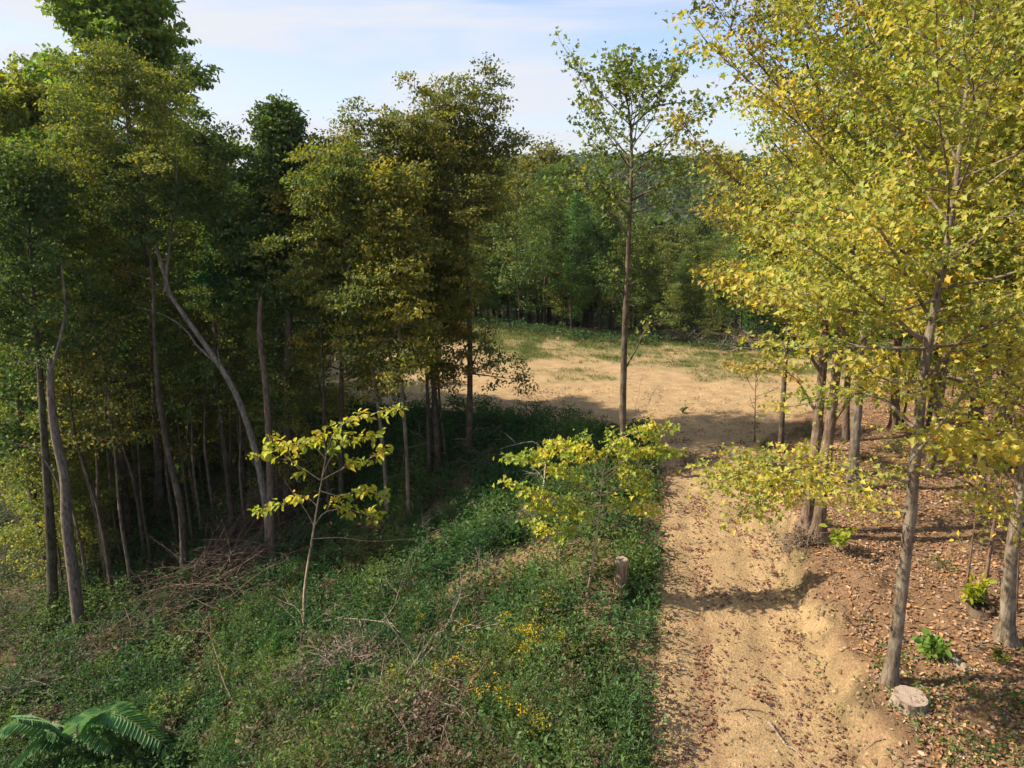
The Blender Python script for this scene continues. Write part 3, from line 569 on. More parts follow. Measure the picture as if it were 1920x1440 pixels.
# left wood
LE = ([12, 14, 17, 20, 23, 26, 30, 36, 44, 52], [-10.5, -9, -7.4, -6.2, -6, -9, -13.5, -16.5, -15, -8])
n = 0
for t in range(4000):
    y = rng.uniform(17.5, 54); x = -rng.uniform(0, 1)*(.76*y+.6)
    if x > np.interp(y, *LE)-.3 or not free(x, y, 1.55+.03*y): continue
    fx, fy = proj(x, y, float(H(x, y)))
    if fy > np.interp(fx, [-200, 0, 150, 350, 500, 730, 880], [1110, 1090, 1080, 990, 960, 900, 800]) or (170 < fx < 540 and y < 27): continue
    k = ['tall_a', 'tall_b', 'tall_c', 'tall_b', 'low_a'][rng.integers(5)] if y < 40 else ['tall_a', 'tall_c', 'far_a'][rng.integers(3)]
    lc = jit([DARK, OLIVE, (.14, .165, .04), GREEN][rng.integers(4)])
    top_lim = .78 if x > -.62*y else .92
    wood_tree(k, x, y, 'forest_tree', ('%s %s %s' % (shade(lc), ('low tree' if k == 'low_a' else 'tall tree')+(' in front' if y < 28 else ' farther in' if y < 38 else ' far back'), where(x, y, MARKS))), 'trees of the left wood', lc, (.5, .46, .42), topscale(k, x, y, LIML, .5, 1.35) if k != 'low_a' else rng.uniform(.7, 1.2))
    n += 1
    if n > 92: break
# understorey along the left edge
n = 0
for t in range(3000):
    y = rng.uniform(20, 36); x = np.interp(y, *LE)+rng.uniform(-14, -.2)
    if x < -.74*y or not free(x, y, .95): continue
    fx, fy = proj(x, y, float(H(x, y)))
    if fy > np.interp(fx, [-200, 0, 150, 350, 500, 730, 880], [1130, 1110, 1100, 1020, 990, 920, 820]) or (200 < fx < 540 and y < 26): continue
    lc = jit([(.21, .235, .055), DARK, OLIVE, (.24, .25, .06)][rng.integers(4)])
    wood_tree(['low_a', 'low_b'][rng.integers(2)], x, y, 'understory_tree', ('%s young tree growing low %s' % (shade(lc), where(x, y, MARKS))), 'young trees under the left wood', lc, (.5, .46, .42), rng.uniform(.55, 1.05))
    n += 1
    if n > 90: break
# wood behind the clearing
BE = ([-12, -4, 0, 4, 8, 12, 16, 22, 40], [49, 47, 46, 44.5, 43, 41.5, 40, 38, 30])
n = 0
for t in range(5000):
    x = rng.uniform(-14, 34); y = np.interp(x, *BE)+rng.uniform(0, 1)**1.6*46
    if not free(x, y, 2.0+(y-45)*.03): continue
    k = ['tall_a', 'tall_b', 'tall_c', 'low_a', 'tall_b'][rng.integers(5)] if y < 56 else ['far_a', 'far_b'][rng.integers(2)]
    lc = jit([DARK, (.11, .15, .04), OLIVE, (.13, .16, .045)][rng.integers(4)])
    wood_tree(k, x, y, 'forest_tree', ('%s %s %s' % (shade(lc), ('low tree' if k == 'low_a' else 'tree')+(' on the far rim' if y < 53 else ' deeper in the far wood' if y < 68 else ' at the back of the far wood'), where(x, y, MARKB))), 'trees behind the clearing', lc, (.5, .46, .42), topscale(k, x, y, LIMB, .4, 1.4))
    n += 1
    if n > 115: break
n = 0
for t in range(3000):
    x = rng.uniform(-14, 30); y = np.interp(x, *BE)+rng.uniform(-.8, 4.5)
    if not free(x, y, 1.1): continue
    lc = jit([DARK, GREEN, OLIVE, GREEN][rng.integers(4)])
    wood_tree(['low_a', 'low_b'][rng.integers(2)], x, y, 'understory_tree', ('%s bushy young tree on the far rim %s' % (shade(lc), where(x, y, MARKB))), 'young trees at the far rim', lc, (.5, .46, .42), rng.uniform(.45, 1.1))
    n += 1
    if n > 38: break
# right wood
n = 0
for t in range(4000):
    y = rng.uniform(16, 44); x = rng.uniform(8, 34)
    if x < xr(y)+1.5+(y > 24)*1.5 or x > .8*y+5 or not free(x, y, 2.3) or (y < 24 and x < 11): continue
    k = ['tall_a', 'tall_b', 'tall_c', 'low_a'][rng.integers(4)]
    lc = jit([YEL, LIME, GOLD, (.2, .22, .035)][rng.integers(4)], .1) if y < 32 else jit([OLIVE, GREEN, GOLD][rng.integers(3)])
    wood_tree(k, x, y, 'forest_tree', ('%s %s %s' % (shade(lc), ('low tree' if k == 'low_a' else 'tree')+(' near' if y < 24 else ' halfway up' if y < 34 else ' far back')+' on the right slope', where(x, y, MARKB+[(2000, 'near the right edge')]))), 'trees of the right slope', lc, (.7, .62, .55), rng.uniform(.8, 1.05))
    n += 1
    if n > 42: break

# distant wooded hills: one mass
def farwood():
    r = np.random.default_rng(3); Ps, Cs, Ss, As = [], [], [], []
    cnt = 0
    while cnt < 4200:
        y = 85+r.random()**1.1*430; x = r.uniform(-1.0, .95)*y
        cnt += 1
        z = float(H(x, y, False)); R = r.uniform(2.6, 4.6); hh = r.uniform(9, 14)
        m = int(150 if y < 220 else 90)
        d = norm(r.normal(0, 1, (m, 3))); d[:, 2] = np.abs(d[:, 2])*1.2-.25; rad = r.uniform(.72, 1.05, m)[:, None]
        lump = 1+.22*np.sin(d[:, :1]*5+cnt)*np.cos(d[:, 1:2]*6)
        P = np.array([x, y, z+hh-R*1.1])+d*rad*R*lump*np.array([1, 1, 1.15])
        k = r.uniform(.7, 1.35); w = r.random()
        col = np.array([.065, .098, .032])*k*(np.array([1.5, 1.2, .8]) if w < .2 else np.array([1, 1, 1]))
        Ps.append(P); Ss.append(np.full(m, 1.25 if y < 220 else 1.7)*r.uniform(.6, 1.1, m)); As.append(d)
        Cs.append(col*(1+.25*r.normal(0, 1, (m, 1))).clip(.5, 1.6))
    P = np.concatenate(Ps); A = np.concatenate(As); S = np.concatenate(Ss); c_ = np.concatenate(Cs)
    A2 = A*.3+r.normal(0, .8, A.shape); N = A+r.normal(0, .35, A.shape)
    LV, LF, m = leafgeo(P, A2, N, S, T_KITE)
    o = link('wooded_hillside', mesh('wooded_hillside', LV, LF, [M_LEAF], np.repeat(c_, m, 0)), color=(1, 1, 1))
    tag(o, 'hazy green tree covered hillside far beyond the clearing', 'woods', kind='stuff')
farwood()

# ------------------------------------------------------------------ ground cover
def hz_(x, y): return H(x, y)
def weeds(name, label, cat, x, y, hgt, npl, lsz, col, T=T_OVAL, seed=1, up=.25, rad=.11, mat=None):
    """x,y arrays of plant spots; hgt, lsz, col arrays per plant"""
    r = np.random.default_rng(seed); n = len(x); z = H(x, y)
    t = r.random((n, npl))**.8; ph = r.random((n, npl))*6.28; rr = rad*(.25+r.random((n, npl)))*(1.25-t*.7)
    lean = r.normal(0, .16, (n, 1, 2))
    P = np.stack([x[:, None]+rr*np.cos(ph)+lean[..., 0]*t*hgt[:, None], y[:, None]+rr*np.sin(ph)+lean[..., 1]*t*hgt[:, None], z[:, None]+t*hgt[:, None]], -1)
    A = np.stack([np.cos(ph), np.sin(ph), up+r.normal(0, .35, (n, npl))], -1)+r.normal(0, .25, (n, npl, 3))
    N = np.array([0, 0, 1.])+r.normal(0, .4, (n, npl, 3))
    S = lsz[:, None]*r.uniform(.6, 1.25, (n, npl))
    c_ = col[:, None]*(1+.24*r.normal(0, 1, (n, npl, 1))).clip(.4, 1.7)*(1+np.array([.12, 0, -.1])*r.normal(0, 1, (n, npl, 1)))
    LV, LF, m = leafgeo(P.reshape(-1, 3), A.reshape(-1, 3), N.reshape(-1, 3), S.ravel(), T)
    o = link(name, mesh(name, LV, LF, [mat or M_LEAF], np.repeat(np.clip(c_.reshape(-1, 3), 0, 1), m, 0)), color=(1, 1, 1))
    return tag(o, label, cat, kind='stuff')
def scatter(n, x0, x1, y0, y1, f, seed):
    r = np.random.default_rng(seed); x = r.uniform(x0, x1, n); y = r.uniform(y0, y1, n)**1.0
    k = (r.random(n) < f(x, y)) & (np.abs(x) < .8*y+2.0); return x[k], y[k]
# green weeds left of the road
def fw(x, y):
    rd, g, rt_, pt = masks(x, y)
    inwood = sstep(1.5, 6, np.interp(y, *LE)+2.5-x)
    hole = np.exp(-((x-2.15)/.36)**2-((y-12.2)/.8)**2)*1.3+.8*np.exp(-((x-1.45)/.2)**2-((y-12.4)/.4)**2)
    return (1-np.clip(hole*1.6, 0, .95))*(1-rd)*(1-rt_)*(1-.85*pt*(1-np.exp(-((x-1.3)/1.2)**2-((y-9)/2.6)**2)))*(1-.6*inwood)*sstep(-.05, .35, xl(y)-x+.4*(fbm(x*1.3, y*1.3, 77)-.5))*np.clip(1.25-y/34, .3, 1)
x, y = scatter(42000, -15, 5, 6, 31, fw, 5)
q1 = fbm(x*.55, y*.55, 51); q2 = fbm(x*1.6, y*1.6, 52); q3 = fbm(x*.8+9, y*.8, 53)
g0 = np.array([.05, .12, .032]); g1 = np.array([.115, .175, .042]); g2 = np.array([.13, .095, .055]); g3 = np.array([.035, .085, .03])
w1 = sstep(.45, .65, q1)[:, None]; w3 = sstep(.5, .68, q2)[:, None]
dryz = (sstep(.42, .60, q3)*np.exp(-((x+1.2)/2.4)**2-((y-9.5)/3.2)**2)*1.1).clip(0, .85); dryz = np.maximum(dryz*.85, .4*sstep(.56, .68, q3))
nettle = np.exp(-((x-1.1)/1.3)**2-((y-9)/3.2)**2)[:, None]
c_ = g0*(1-w1)+g1*w1; c_ = c_*(1-w3*.6)+g3*w3*.6; c_ = c_*(1-nettle*.6)+np.array([.09, .155, .042])*nettle*.6
isdry = np.random.default_rng(9).random(len(x)) < dryz
c_ = np.where(isdry[:, None], g2, c_*1.12)
hg = (.14+.60*q1+.8*(q2-.45)).clip(.08, 1.0)*(1+.5*nettle[:, 0])
T_SLIM = (T_OVAL[0]*np.array([.5, 1.25, 1]), T_OVAL[1])
sel = (np.random.default_rng(12).random(len(x)) < .25+.5*sstep(.42, .6, fbm(x*.9, y*.9, 58)))
ls_ = (.05+.0022*y)*np.random.default_rng(13).uniform(.55, 1.35, len(x))
weeds('undergrowth', 'broad leaved green weeds covering the slope left of the dirt road', 'weeds', x[~sel], y[~sel], hg[~sel], 16, ls_[~sel]*1.15, c_[~sel], seed=2, rad=.14)
weeds('rank_weeds', 'narrow leaved green weeds mixed into the slope left of the dirt road', 'weeds', x[sel], y[sel], hg[sel]*1.25+.05, 20, ls_[sel], c_[sel], T=T_SLIM, seed=92, rad=.09, up=.8)
gk = (np.random.default_rng(14).random(len(x)) < .13*sstep(.45, .6, fbm(x*.7+4, y*.7, 59)))
weeds('grass_tufts', 'pale grass tufts among the weeds left of the dirt road', 'grass', x[gk], y[gk], np.full(gk.sum(), .06), 16, np.full(gk.sum(), .32), np.array([.22, .24, .08])*(.6+.8*q2[gk])[:, None], T=T_BLADE2S, seed=93, rad=.05, up=1.6)
k_ = (np.random.default_rng(77).random(len(x)) < .13)
weeds('tall_weeds', 'taller upright leafy stems standing out of the green weeds', 'weeds', x[k_], y[k_], hg[k_]+.28, 16, np.full(k_.sum(), .065), c_[k_]*1.25+.01, seed=78, rad=.06, up=.9)
# low plants and litter inside the left wood
def fl(x, y): return sstep(-1, 3, np.interp(y, *LE)+3-x)*np.clip(1.3-y/32, .2, 1)
x, y = scatter(26000, -26, 0, 9, 36, fl, 15)
weeds('forest_floor_plants', 'dark low plants on the shaded floor of the left wood', 'plants', x, y, np.full(len(x), .32), 9, np.full(len(x), .10), np.array([.06, .105, .032])*(.6+fbm(x, y, 3))[:, None], seed=3, rad=.2)
# leaves on the right slope
def litterleaves(name, label, n, x0, x1, y0, y1, f, cols, size, seed, lift=.012):
    r = np.random.default_rng(seed); x, y = scatter(n, x0, x1, y0, y1, f, seed)
    z = H(x, y)+lift+r.random(len(x))*.02
    P = np.stack([x, y, z], -1); ph = r.random(len(x))*6.28
    A = np.stack([np.cos(ph), np.sin(ph), r.normal(0, .3, len(x))], -1); N = np.array([0, 0, 1.])+r.normal(0, .42, P.shape)
    cc_ = np.array(cols)[r.integers(0, len(cols), len(x))]*r.uniform(.6, 1.3, (len(x), 1))
    LV, LF, m = leafgeo(P, A, N, size*r.uniform(.35, 1.5, len(x)), T_OVAL)
    o = link(name, mesh(name, LV, LF, [M_DRY], np.repeat(cc_, m, 0)), color=(1, 1, 1)); tag(o, label, 'leaves', kind='stuff')
BR = [(.34, .19, .10), (.24, .14, .085), (.42, .26, .15), (.46, .23, .08), (.17, .11, .08), (.40, .31, .22), (.30, .16, .09), (.38, .21, .10)]
litterleaves('fallen_leaves', 'brown and orange leaf litter covering the slope right of the road', 330000, 4, 26, 6, 34, lambda x, y: sstep(.25, .9, x-xr(y)+.5*(fbm(x*2, y*2, 4)-.5))*np.clip(1.35-y/26, .15, 1)*(.35+.65*sstep(.38, .55, fbm(x*1.6, y*1.6, 67))), BR, .072, 21)
def fr(x, y):
    rc = (x-xl(y))/np.maximum(xr(y)-xl(y), .1)
    strip = np.exp(-((rc-.33-.05*np.sin(y*.5))/.055)**2)*1.6+.45*np.exp(-((rc-.85)/.12)**2)+.5*np.exp(-((rc-.02)/.07)**2)
    return ((rc > -.05) & (rc < 1.05))*(strip*sstep(.35, .6, fbm(x*2.2, y*1.2, 63))+1.0*sstep(.52, .62, fbm(x*1.7, y*1.4, 64))*sstep(.42, .6, fbm(x*6, y*6, 65))+.045)*(1-sstep(20, 25, y)*.8)
litterleaves('road_leaves', 'dark red fallen leaves scattered in strips along the dirt road', 75000, 0, 9, 6, 30, fr, [(.17, .065, .045), (.13, .06, .045), (.24, .10, .06), (.10, .055, .045), (.30, .15, .08)], .062, 22)
litterleaves('dry_forest_leaves', 'brown leaves lying on the ground of the left wood', 24000, -24, 3, 8, 36, lambda x, y: np.maximum(sstep(-2, 3, np.interp(y, *LE)+3.5-x), .12*(x < xl(y)))*np.clip(1.3-y/32, .2, 1), [(.13, .09, .06), (.18, .11, .07), (.09, .065, .05)], .10, 23)
# grass of the clearing
def fg(x, y):
    rd, g, rt_, pt = masks(x, y); return rd*g**1.5*.9
x, y = scatter(60000, -14, 24, 23, 47, fg, 31)
gq = fbm(x*.5, y*.5, 72)[:, None]
weeds('grass', 'short thin grass greening the far half of the sandy clearing', 'grass', x, y, np.full(len(x), .04), 7, np.full(len(x), .13), np.array([.10, .15, .035])*(1-gq)+np.array([.17, .17, .06])*gq, T=T_BLADE2, seed=32, up=1.3, rad=.12)
# rank weeds round the far rim of the clearing and the green tongue by the lone tree
def fe(x, y):
    e = y-np.interp(x, *BE); return np.exp(-((e+1.2)/1.2)**2)*.8*(fbm(x*.3, y*.3, 91) > .47)+.9*sstep(13, 16, x)*(np.abs(e+3) < 2)
x, y = scatter(9000, -10, 26, 34, 50, fe, 33)
weeds('rim_weeds', 'dark green weeds along the far rim of the clearing below the trees', 'weeds', x, y, np.full(len(x), .4), 12, np.full(len(x), .15), np.array([.045, .10, .035])*(.7+.6*fbm(x, y, 7))[:, None], seed=34, rad=.3)
def fs(x, y): return sstep(.1, 1, x-xr(y)-.2)*(sstep(.60, .70, fbm(x*.8, y*.8, 81))+.7*np.exp(-((x-6.4)/.9)**2-((y-9.2)/1.2)**2)*(fbm(x*3, y*3, 8) > .45))*(y < 24)+.35*np.exp(-((x-xr(y)-.1)/.25)**2)*(fbm(x*2, y*2, 12) > .55)*(y < 17)
x, y = scatter(9000, 4.5, 16, 6, 24, fs, 35)
weeds('slope_seedlings', 'sparse low green plants among the leaf litter on the right slope', 'plants', x, y, np.full(len(x), .14), 8, np.full(len(x), .06), np.array([.10, .15, .035])*(.7+.7*fbm(x*2, y*2, 7))[:, None], seed=36, rad=.1)

# ------------------------------------------------------------------ yellow saplings in front
def shoot(name, f_, stem, limbs, label, r0, leaf, lpt, sig, col, seed, T=T_OVAL, twl=.45, gap=.35, bare=(), group=None, flat=1, cat='sapling', bark=(1.15, .95, .75), warm=.15):
    b = foot(*f_); p = pxpath(b, stem)
    g = tree_geo(seed, r0=r0, base=.9, R=.3, nl=0, path=p, leaf=leaf, T=T, lpt=lpt, sig=sig, flat=flat, twl=twl, gap=gap, warm=warm, extra=[limbpx(b, q) for q in limbs], bare=[(limbpx(b, q), .012) for q in bare], warmc=(1.1, .8, .8), spread=.14, droop=.5)
    return plant_tree(name, g, b, label, cat, group, col, bark, wood=M_PALE)
shoot('sapling', (572, 1190), [(571, 1110), (585, 1010), (603, 900), (612, 850)], [
    [(612, 850), (625, 815), (660, 785), (738, 768)], [(610, 860), (580, 830), (540, 835), (488, 853)], [(600, 900), (570, 880), (540, 860), (515, 830)], [(603, 900), (640, 880), (680, 865), (712, 850)],
    [(595, 950), (570, 930), (530, 945), (495, 955)], [(600, 920), (640, 930), (680, 915), (705, 925)], [(590, 985), (610, 960), (650, 955), (690, 965)], [(612, 850), (605, 820), (600, 810), (590, 822)], [(605, 890), (625, 850), (650, 830), (690, 820)]],
    'young lime yellow leaved sapling standing in the shade before the brush pile', .045, .18, 14, .10, (.42, .44, .05), 301, twl=.5, gap=.42,
    bare=[[(588, 1010), (640, 1008), (700, 1015), (790, 1008)], [(590, 990), (575, 960), (550, 925), (530, 895)]], group='yellow saplings left of the road')
shoot('sapling', (1100, 1122), [(1112, 1050), (1121, 985), (1126, 930), (1130, 890)], [
    [(1126, 930), (1080, 900), (1030, 870), (972, 862)], [(1128, 905), (1090, 860), (1050, 838), (1005, 850)], [(1130, 890), (1140, 850), (1160, 825), (1200, 805)], [(1130, 900), (1180, 860), (1220, 850), (1256, 850)],
    [(1126, 930), (1170, 915), (1200, 915), (1216, 935)], [(1124, 950), (1080, 945), (1030, 935), (968, 912)], [(1122, 970), (1085, 985), (1050, 1000), (1005, 985)], [(1122, 975), (1150, 950), (1180, 945), (1205, 955)],
    [(1130, 890), (1110, 850), (1100, 835), (1080, 842)], [(1130, 890), (1160, 870), (1190, 840), (1240, 812)], [(1120, 985), (1095, 960), (1060, 960), (1020, 955)], [(1128, 910), (1150, 890), (1170, 880), (1190, 885)]],
    'umbrella shaped lime yellow sapling between the lone tulip tree and the upright stump', .028, .09, 32, .09, (.42, .46, .07), 302, T=T_MAPLE, twl=.55, gap=.32, group='yellow saplings left of the road')
# bright seedlings on the right
for i, (f_, hpx, label, col, nlf) in enumerate([((1745, 1240), 55, 'bright green seedling beside the short grey log on the leaf litter', (.15, .27, .04), 60), ((1818, 1135), 55, 'yellow green seedling at the foot of the thin reddish sapling', (.33, .38, .03), 50),
        ((1872, 1245), 30, 'low olive seedling below the grey maple at the right edge', (.20, .20, .03), 60), ((1570, 1035), 60, 'lime seedling right of the twin maples on the bank', (.32, .38, .04), 26), ((655, 1265), 30, 'vivid green seedling among the dead twigs in the lower left', (.10, .24, .04), 50),
        ((870, 1030), 34, 'small bright green fern like seedling near the bare earth mound', (.08, .2, .04), 60), ((1280, 775), 16, 'little green tuft growing alone on the sandy road', (.10, .16, .04), 40)]):
    b = foot(*f_); D = depth(b); hh = hpx/FPX*D; r = np.random.default_rng(400+i)
    stems = []
    for k in range(7):
        a = r.random()*6.28; stems.append(np.array([[0, 0, 0], [math.cos(a)*hh*.15, math.sin(a)*hh*.15, hh*.5], [math.cos(a)*hh*.35, math.sin(a)*hh*.35, hh*r.uniform(.75, 1.0)]]))
    k = r.integers(0, 7, nlf*2); s_ = r.uniform(.35, 1.0, nlf*2); P = np.array([lerp_path(stems[a], [q])[0] for a, q in zip(k, s_)])+r.normal(0, hh*.07, (nlf*2, 3))
    A = P*np.array([1, 1, .2])/hh+r.normal(0, .5, P.shape); LV, LF, m = leafgeo(P, A, np.array([0, 0, 1.])+r.normal(0, .4, P.shape), hh*.28*r.uniform(.6, 1.2, nlf*2), T_OVAL)
    e = bpy.data.objects.new('seedling', None); COL.objects.link(e); e.location = tuple(b); tag(e, label, 'seedling', 'bright seedlings')
    TV, TF = tubes([(q, np.array([.008, .006, .003])) for q in stems], 4)
    link('stems', mesh('seedling_stems', TV, TF, [M_BARK]), e); link('leaves', mesh('seedling_leaves', LV, LF, [M_LEAF], np.repeat(leafcols(r, nlf*2, np.zeros(nlf*2), .05, .15), m, 0)), e, color=col)

# ------------------------------------------------------------------ yellow flowering weeds
fl_px = [(1000, 1215, 1.2), (1020, 1235, 1.3), (975, 1225, 1), (1030, 1150, .7), (945, 1180, .7), (890, 1215, .7), (865, 1195, .6), (855, 1275, .9), (905, 1275, .8), (830, 1290, .7), (920, 1325, 1.2), (945, 1345, 1), (990, 1385, .8), (1010, 1395, .7), (790, 1170, .5), (1050, 1230, .7), (985, 1250, .8), (740, 1280, .6)]
for i, (px, py, k) in enumerate(fl_px):
    b = foot(px, py+22); r = np.random.default_rng(500+i); hh = .55*k**.3+.2; stems, P = [], []
    for j in range(int(7*k)+3):
        a = r.random()*6.28; q = r.uniform(.05, .30)*k; t = np.array([math.cos(a)*q, math.sin(a)*q, hh*r.uniform(.7, 1.1)]); stems.append(np.array([[0, 0, 0], t*.5+[0, 0, .05], t]))
        for u in range(13): P.append(t+r.normal(0, .045, 3))
    P = np.array(P); e = bpy.data.objects.new('flowering_weed', None); COL.objects.link(e); e.location = tuple(b)
    tag(e, 'yellow flowering weed among the green weeds left of the road', 'wildflower', 'yellow flowering weeds')
    TV, TF = tubes([(q, np.array([.005, .004, .003])) for q in stems], 3); link('stems', mesh('flower_stems', TV, TF, [M_BARK]), e, color=(.6, 1.1, .4))
    k_ = r.integers(0, len(stems), 90); Q = np.array([lerp_path(stems[a], [q])[0] for a, q in zip(k_, r.uniform(.1, .85, 90))]); A = r.normal(0, 1, Q.shape)*np.array([1, 1, .5]); LV, LF, m = leafgeo(Q, A, np.array([0, 0, 1.])+r.normal(0, .4, Q.shape), r.uniform(.05, .11, 90), T_OVAL)
    link('leaves', mesh('flower_leaves', LV, LF, [M_LEAF], np.repeat(leafcols(r, 90, np.zeros(90), .05, .15), m, 0)), e, color=(.10, .16, .03))
    LV, LF, m = leafgeo(P, r.normal(0, 1, P.shape), np.array([0, 0, 1.])+r.normal(0, .5, P.shape), r.uniform(.02, .045, len(P)), T_OVAL)
    link('blossoms', mesh('blossoms', LV, LF, [M_LEAF], np.repeat(leafcols(r, len(P), np.zeros(len(P)), .1, .1), m, 0)), e, color=(.68, .48, .03))

# ------------------------------------------------------------------ stumps, logs and fallen wood
def stump(name, f_, rad, hh, label, tilt=(0, 0), bc=(1, 1, 1), seed=1, slant=.0, elx=1.0, flare=.35, dz=0., hollow=0.):
    r = np.random.default_rng(seed); b = foot(*f_); e = bpy.data.objects.new(name, None); COL.objects.link(e); e.location = tuple(b+np.array([0, 0, dz])); e.rotation_euler = (tilt[0], tilt[1], r.random()*6); tag(e, label, 'stump')
    n = 36; th = np.arange(n)/n*2*np.pi; zz = np.linspace(-.1, hh, 9); rings = []
    ridge = .025*np.sin(th*5+1)+.012*np.sin(th*9+2)+.008*r.normal(0, 1, n)
    for z in zz:
        q = rad*(1+flare*math.exp(-max(z, 0)/.10)+ridge*(1+1.5*math.exp(-max(z, 0)/.12))); rings.append(np.stack([q*np.cos(th)*elx, q*np.sin(th), z+(z == zz[-1])*slant*np.cos(th)+0*th+(z == zz[-1])*.004*r.normal(0, 1, n)], -1))
    V = np.concatenate(rings); i = np.arange(n); F = np.concatenate([np.stack([i+k*n, (i+1) % n+k*n, (i+1) % n+(k+1)*n, i+(k+1)*n], -1) for k in range(8)])
    link('bark', mesh('stump_bark', V, F, [M_BARK], smooth=False), e, color=bc)
    top = rings[-1]; V2 = []; 
    for k, s_ in enumerate((1, .93, .7, .4, .0)): V2.append(np.stack([top[:, 0]*s_, top[:, 1]*s_, top[:, 2]+.003-(.0 if k < 2 else (hollow if hollow else .003))+.002*r.normal(0, 1, n)*(k > 1)], -1))
    V2 = np.concatenate(V2); F2 = np.concatenate([np.stack([i+k*n, (i+1) % n+k*n, (i+1) % n+(k+1)*n, i+(k+1)*n], -1) for k in range(4)])
    link('cut_face', mesh('stump_cut', V2, F2, [M_BARK if hollow else M_CUT]), e, color=(.25, .2, .17) if hollow else None); return e
stump('tree_stump', (1704, 1324), .225, .20, 'wide flat sawn stump at the edge of the bank below the tall yellow maple', seed=2, bc=(1.3, 1.2, 1.1), flare=.25)
stump('tree_stump', (1163, 1112), .135, .80, 'upright narrow sawn stump in the weeds beside the road', seed=3, bc=(1.7, 1.4, 1.1), flare=.1)
stump('tree_stump', (1838, 1150), .19, .17, 'dark hollow rotten stump with a pole sapling growing from it', seed=5, bc=(.55, .45, .38), flare=.5, hollow=.11)
def log(name, p1, p2, rad, label, bc=(1.3, 1.15, 1), taper=.85, cat='log', lift=.5, seed=1, mat=None):
    r = np.random.default_rng(seed); a = ground(*p1); b_ = ground(*p2)
    a = a+np.array([0, 0, rad*lift]); b_ = b_+np.array([0, 0, rad*lift*taper+ (p2[2] if len(p2) > 2 else 0)])
    e = bpy.data.objects.new(name, None); COL.objects.link(e); e.location = tuple(a); tag(e, label, cat)
    n = 9; t = np.linspace(0, 1, n); P = (b_-a)*t[:, None]+np.array([0, 0, 1.])*0; P[1:-1] += r.normal(0, rad*.18, (n-2, 3)); R = rad*(1-(1-taper)*t)*(1+r.normal(0, .04, n))
    V, F = tubes([(P, R)], 14); link('bark', mesh('log_bark', V, F, [mat or M_BARK], smooth=True), e, color=bc)
    for k in (0, n-1):
        c0 = P[k]; ring = V[k*14:(k+1)*14]; o_ = norm(P[k]-P[1 if k == 0 else n-2])*.004; VV = np.vstack([ring+o_, (c0+o_)[None]]); i = np.arange(14); link('cut_face', mesh('log_end', VV, np.stack([i, (i+1) % 14, np.full(14, 14)], -1), [M_CUT]), e)
def ground(px, py, *a_):
    r = ray(px, py); D = 4.0
    for i in range(4000):
        p = CO+r*D
        if p[2] <= float(H(p[0], p[1])): break
        D += .03+.002*D
    return p
log('cut_log', (455, 1402), (474, 1375, .05), .17, 'sawn log end facing out of the pale weeds at the bottom left', cat='log', lift=1.0, seed=4)
log('fallen_log', (105, 1375), (172, 1418), .13, 'pale stripped log lying under the long green fronds', (1.0, .85, .7), .7, mat=M_PALE, lift=1.6, seed=5)
log('fallen_log', (1780, 1238), (1812, 1262), .075, 'short grey weathered log on the litter beside the bright green seedling', (.9, .85, .8), .9, mat=M_PALE, seed=6)
log('fallen_log', (934, 1180), (945, 1215), .085, 'short rotten log standing out of the yellow flowering weeds', (.75, .65, .55), .8, mat=M_PALE, lift=3, seed=7)
log('cut_log', (887, 948), (897, 968), .11, 'small sawn pale log lying on the slope below the oaks', (1.1, .95, .8), .95, mat=M_PALE, lift=1.2, seed=8)
def branch(pts, r0, label, seed, lift=.06, side=4, bc=(1, 1, 1), name='fallen_branch', cat='branch', mat=None, sl=.6, arch=.0):
    """a dead branch lying through photo pixels, with side twigs"""
    r = np.random.default_rng(seed); Q = np.array([ground(*p[:2])+np.array([0, 0, lift+(p[2] if len(p) > 2 else 0)]) for p in pts]); b = Q[0].copy(); Q = smoothpath(Q-b, 12); L = np.linalg.norm(np.diff(Q, axis=0), axis=1).sum()
    Q[1:-1] += r.normal(0, .012*L**.5, (10, 3)); pl = [(Q, np.linspace(r0, r0*.3, 12))]
    for k in range(side):
        i = r.integers(3, 11); d = norm(Q[i]-Q[i-1])+r.normal(0, .7, 3)*np.array([1, 1, .5])+[0, 0, .15]; c_ = curve(Q[i], d, L*sl*r.uniform(.2, .6), 6, r, lift=-.05, wob=.2); pl.append((c_, np.linspace(r0*.45, .003, 6)))
        for j in range(2): pl.append((curve(c_[3], d+r.normal(0, .7, 3), L*.15, 4, r, wob=.2), np.linspace(r0*.2, .002, 4)))
    V, F = tubes(pl, 6); o = link(name, mesh(name, V, F, [mat or M_PALE], smooth=True), loc=tuple(b), color=bc); return tag(o, label, cat)
G1 = (.85, .78, .70)
branch([(640, 1440, .1), (700, 1345, .25), (770, 1300, .3), (830, 1235, .4), (935, 1215, .5)], .035, 'long grey dead branch arching through the yellow flowers at the bottom', 1, side=8, bc=G1)
branch([(600, 1440, .1), (640, 1370, .2), (735, 1345, .3), (900, 1365, .25)], .022, 'thin dead branch along the bottom edge left of the green nettles', 2, side=8, bc=G1)
branch([(495, 1265, .1), (560, 1215, .35), (620, 1190, .4), (720, 1195, .35), (760, 1215, .2)], .024, 'arched dead branch rising out of the dark weeds left of centre', 3, side=9, bc=G1)
branch([(780, 1265, .2), (810, 1235, .4), (850, 1205, .5), (900, 1225, .3)], .022, 'curved dead branch standing over the yellow flowers', 4, side=5, bc=G1)
branch([(560, 1300, .1), (640, 1275, .3), (720, 1290, .2)], .018, 'grey dead branch lying left of the vivid green seedling', 5, side=8, bc=G1)
branch([(620, 1028), (690, 1012), (780, 1008), (850, 990)], .045, 'long dead branch lying on the slope under the yellow sapling', 6, side=6, bc=G1)
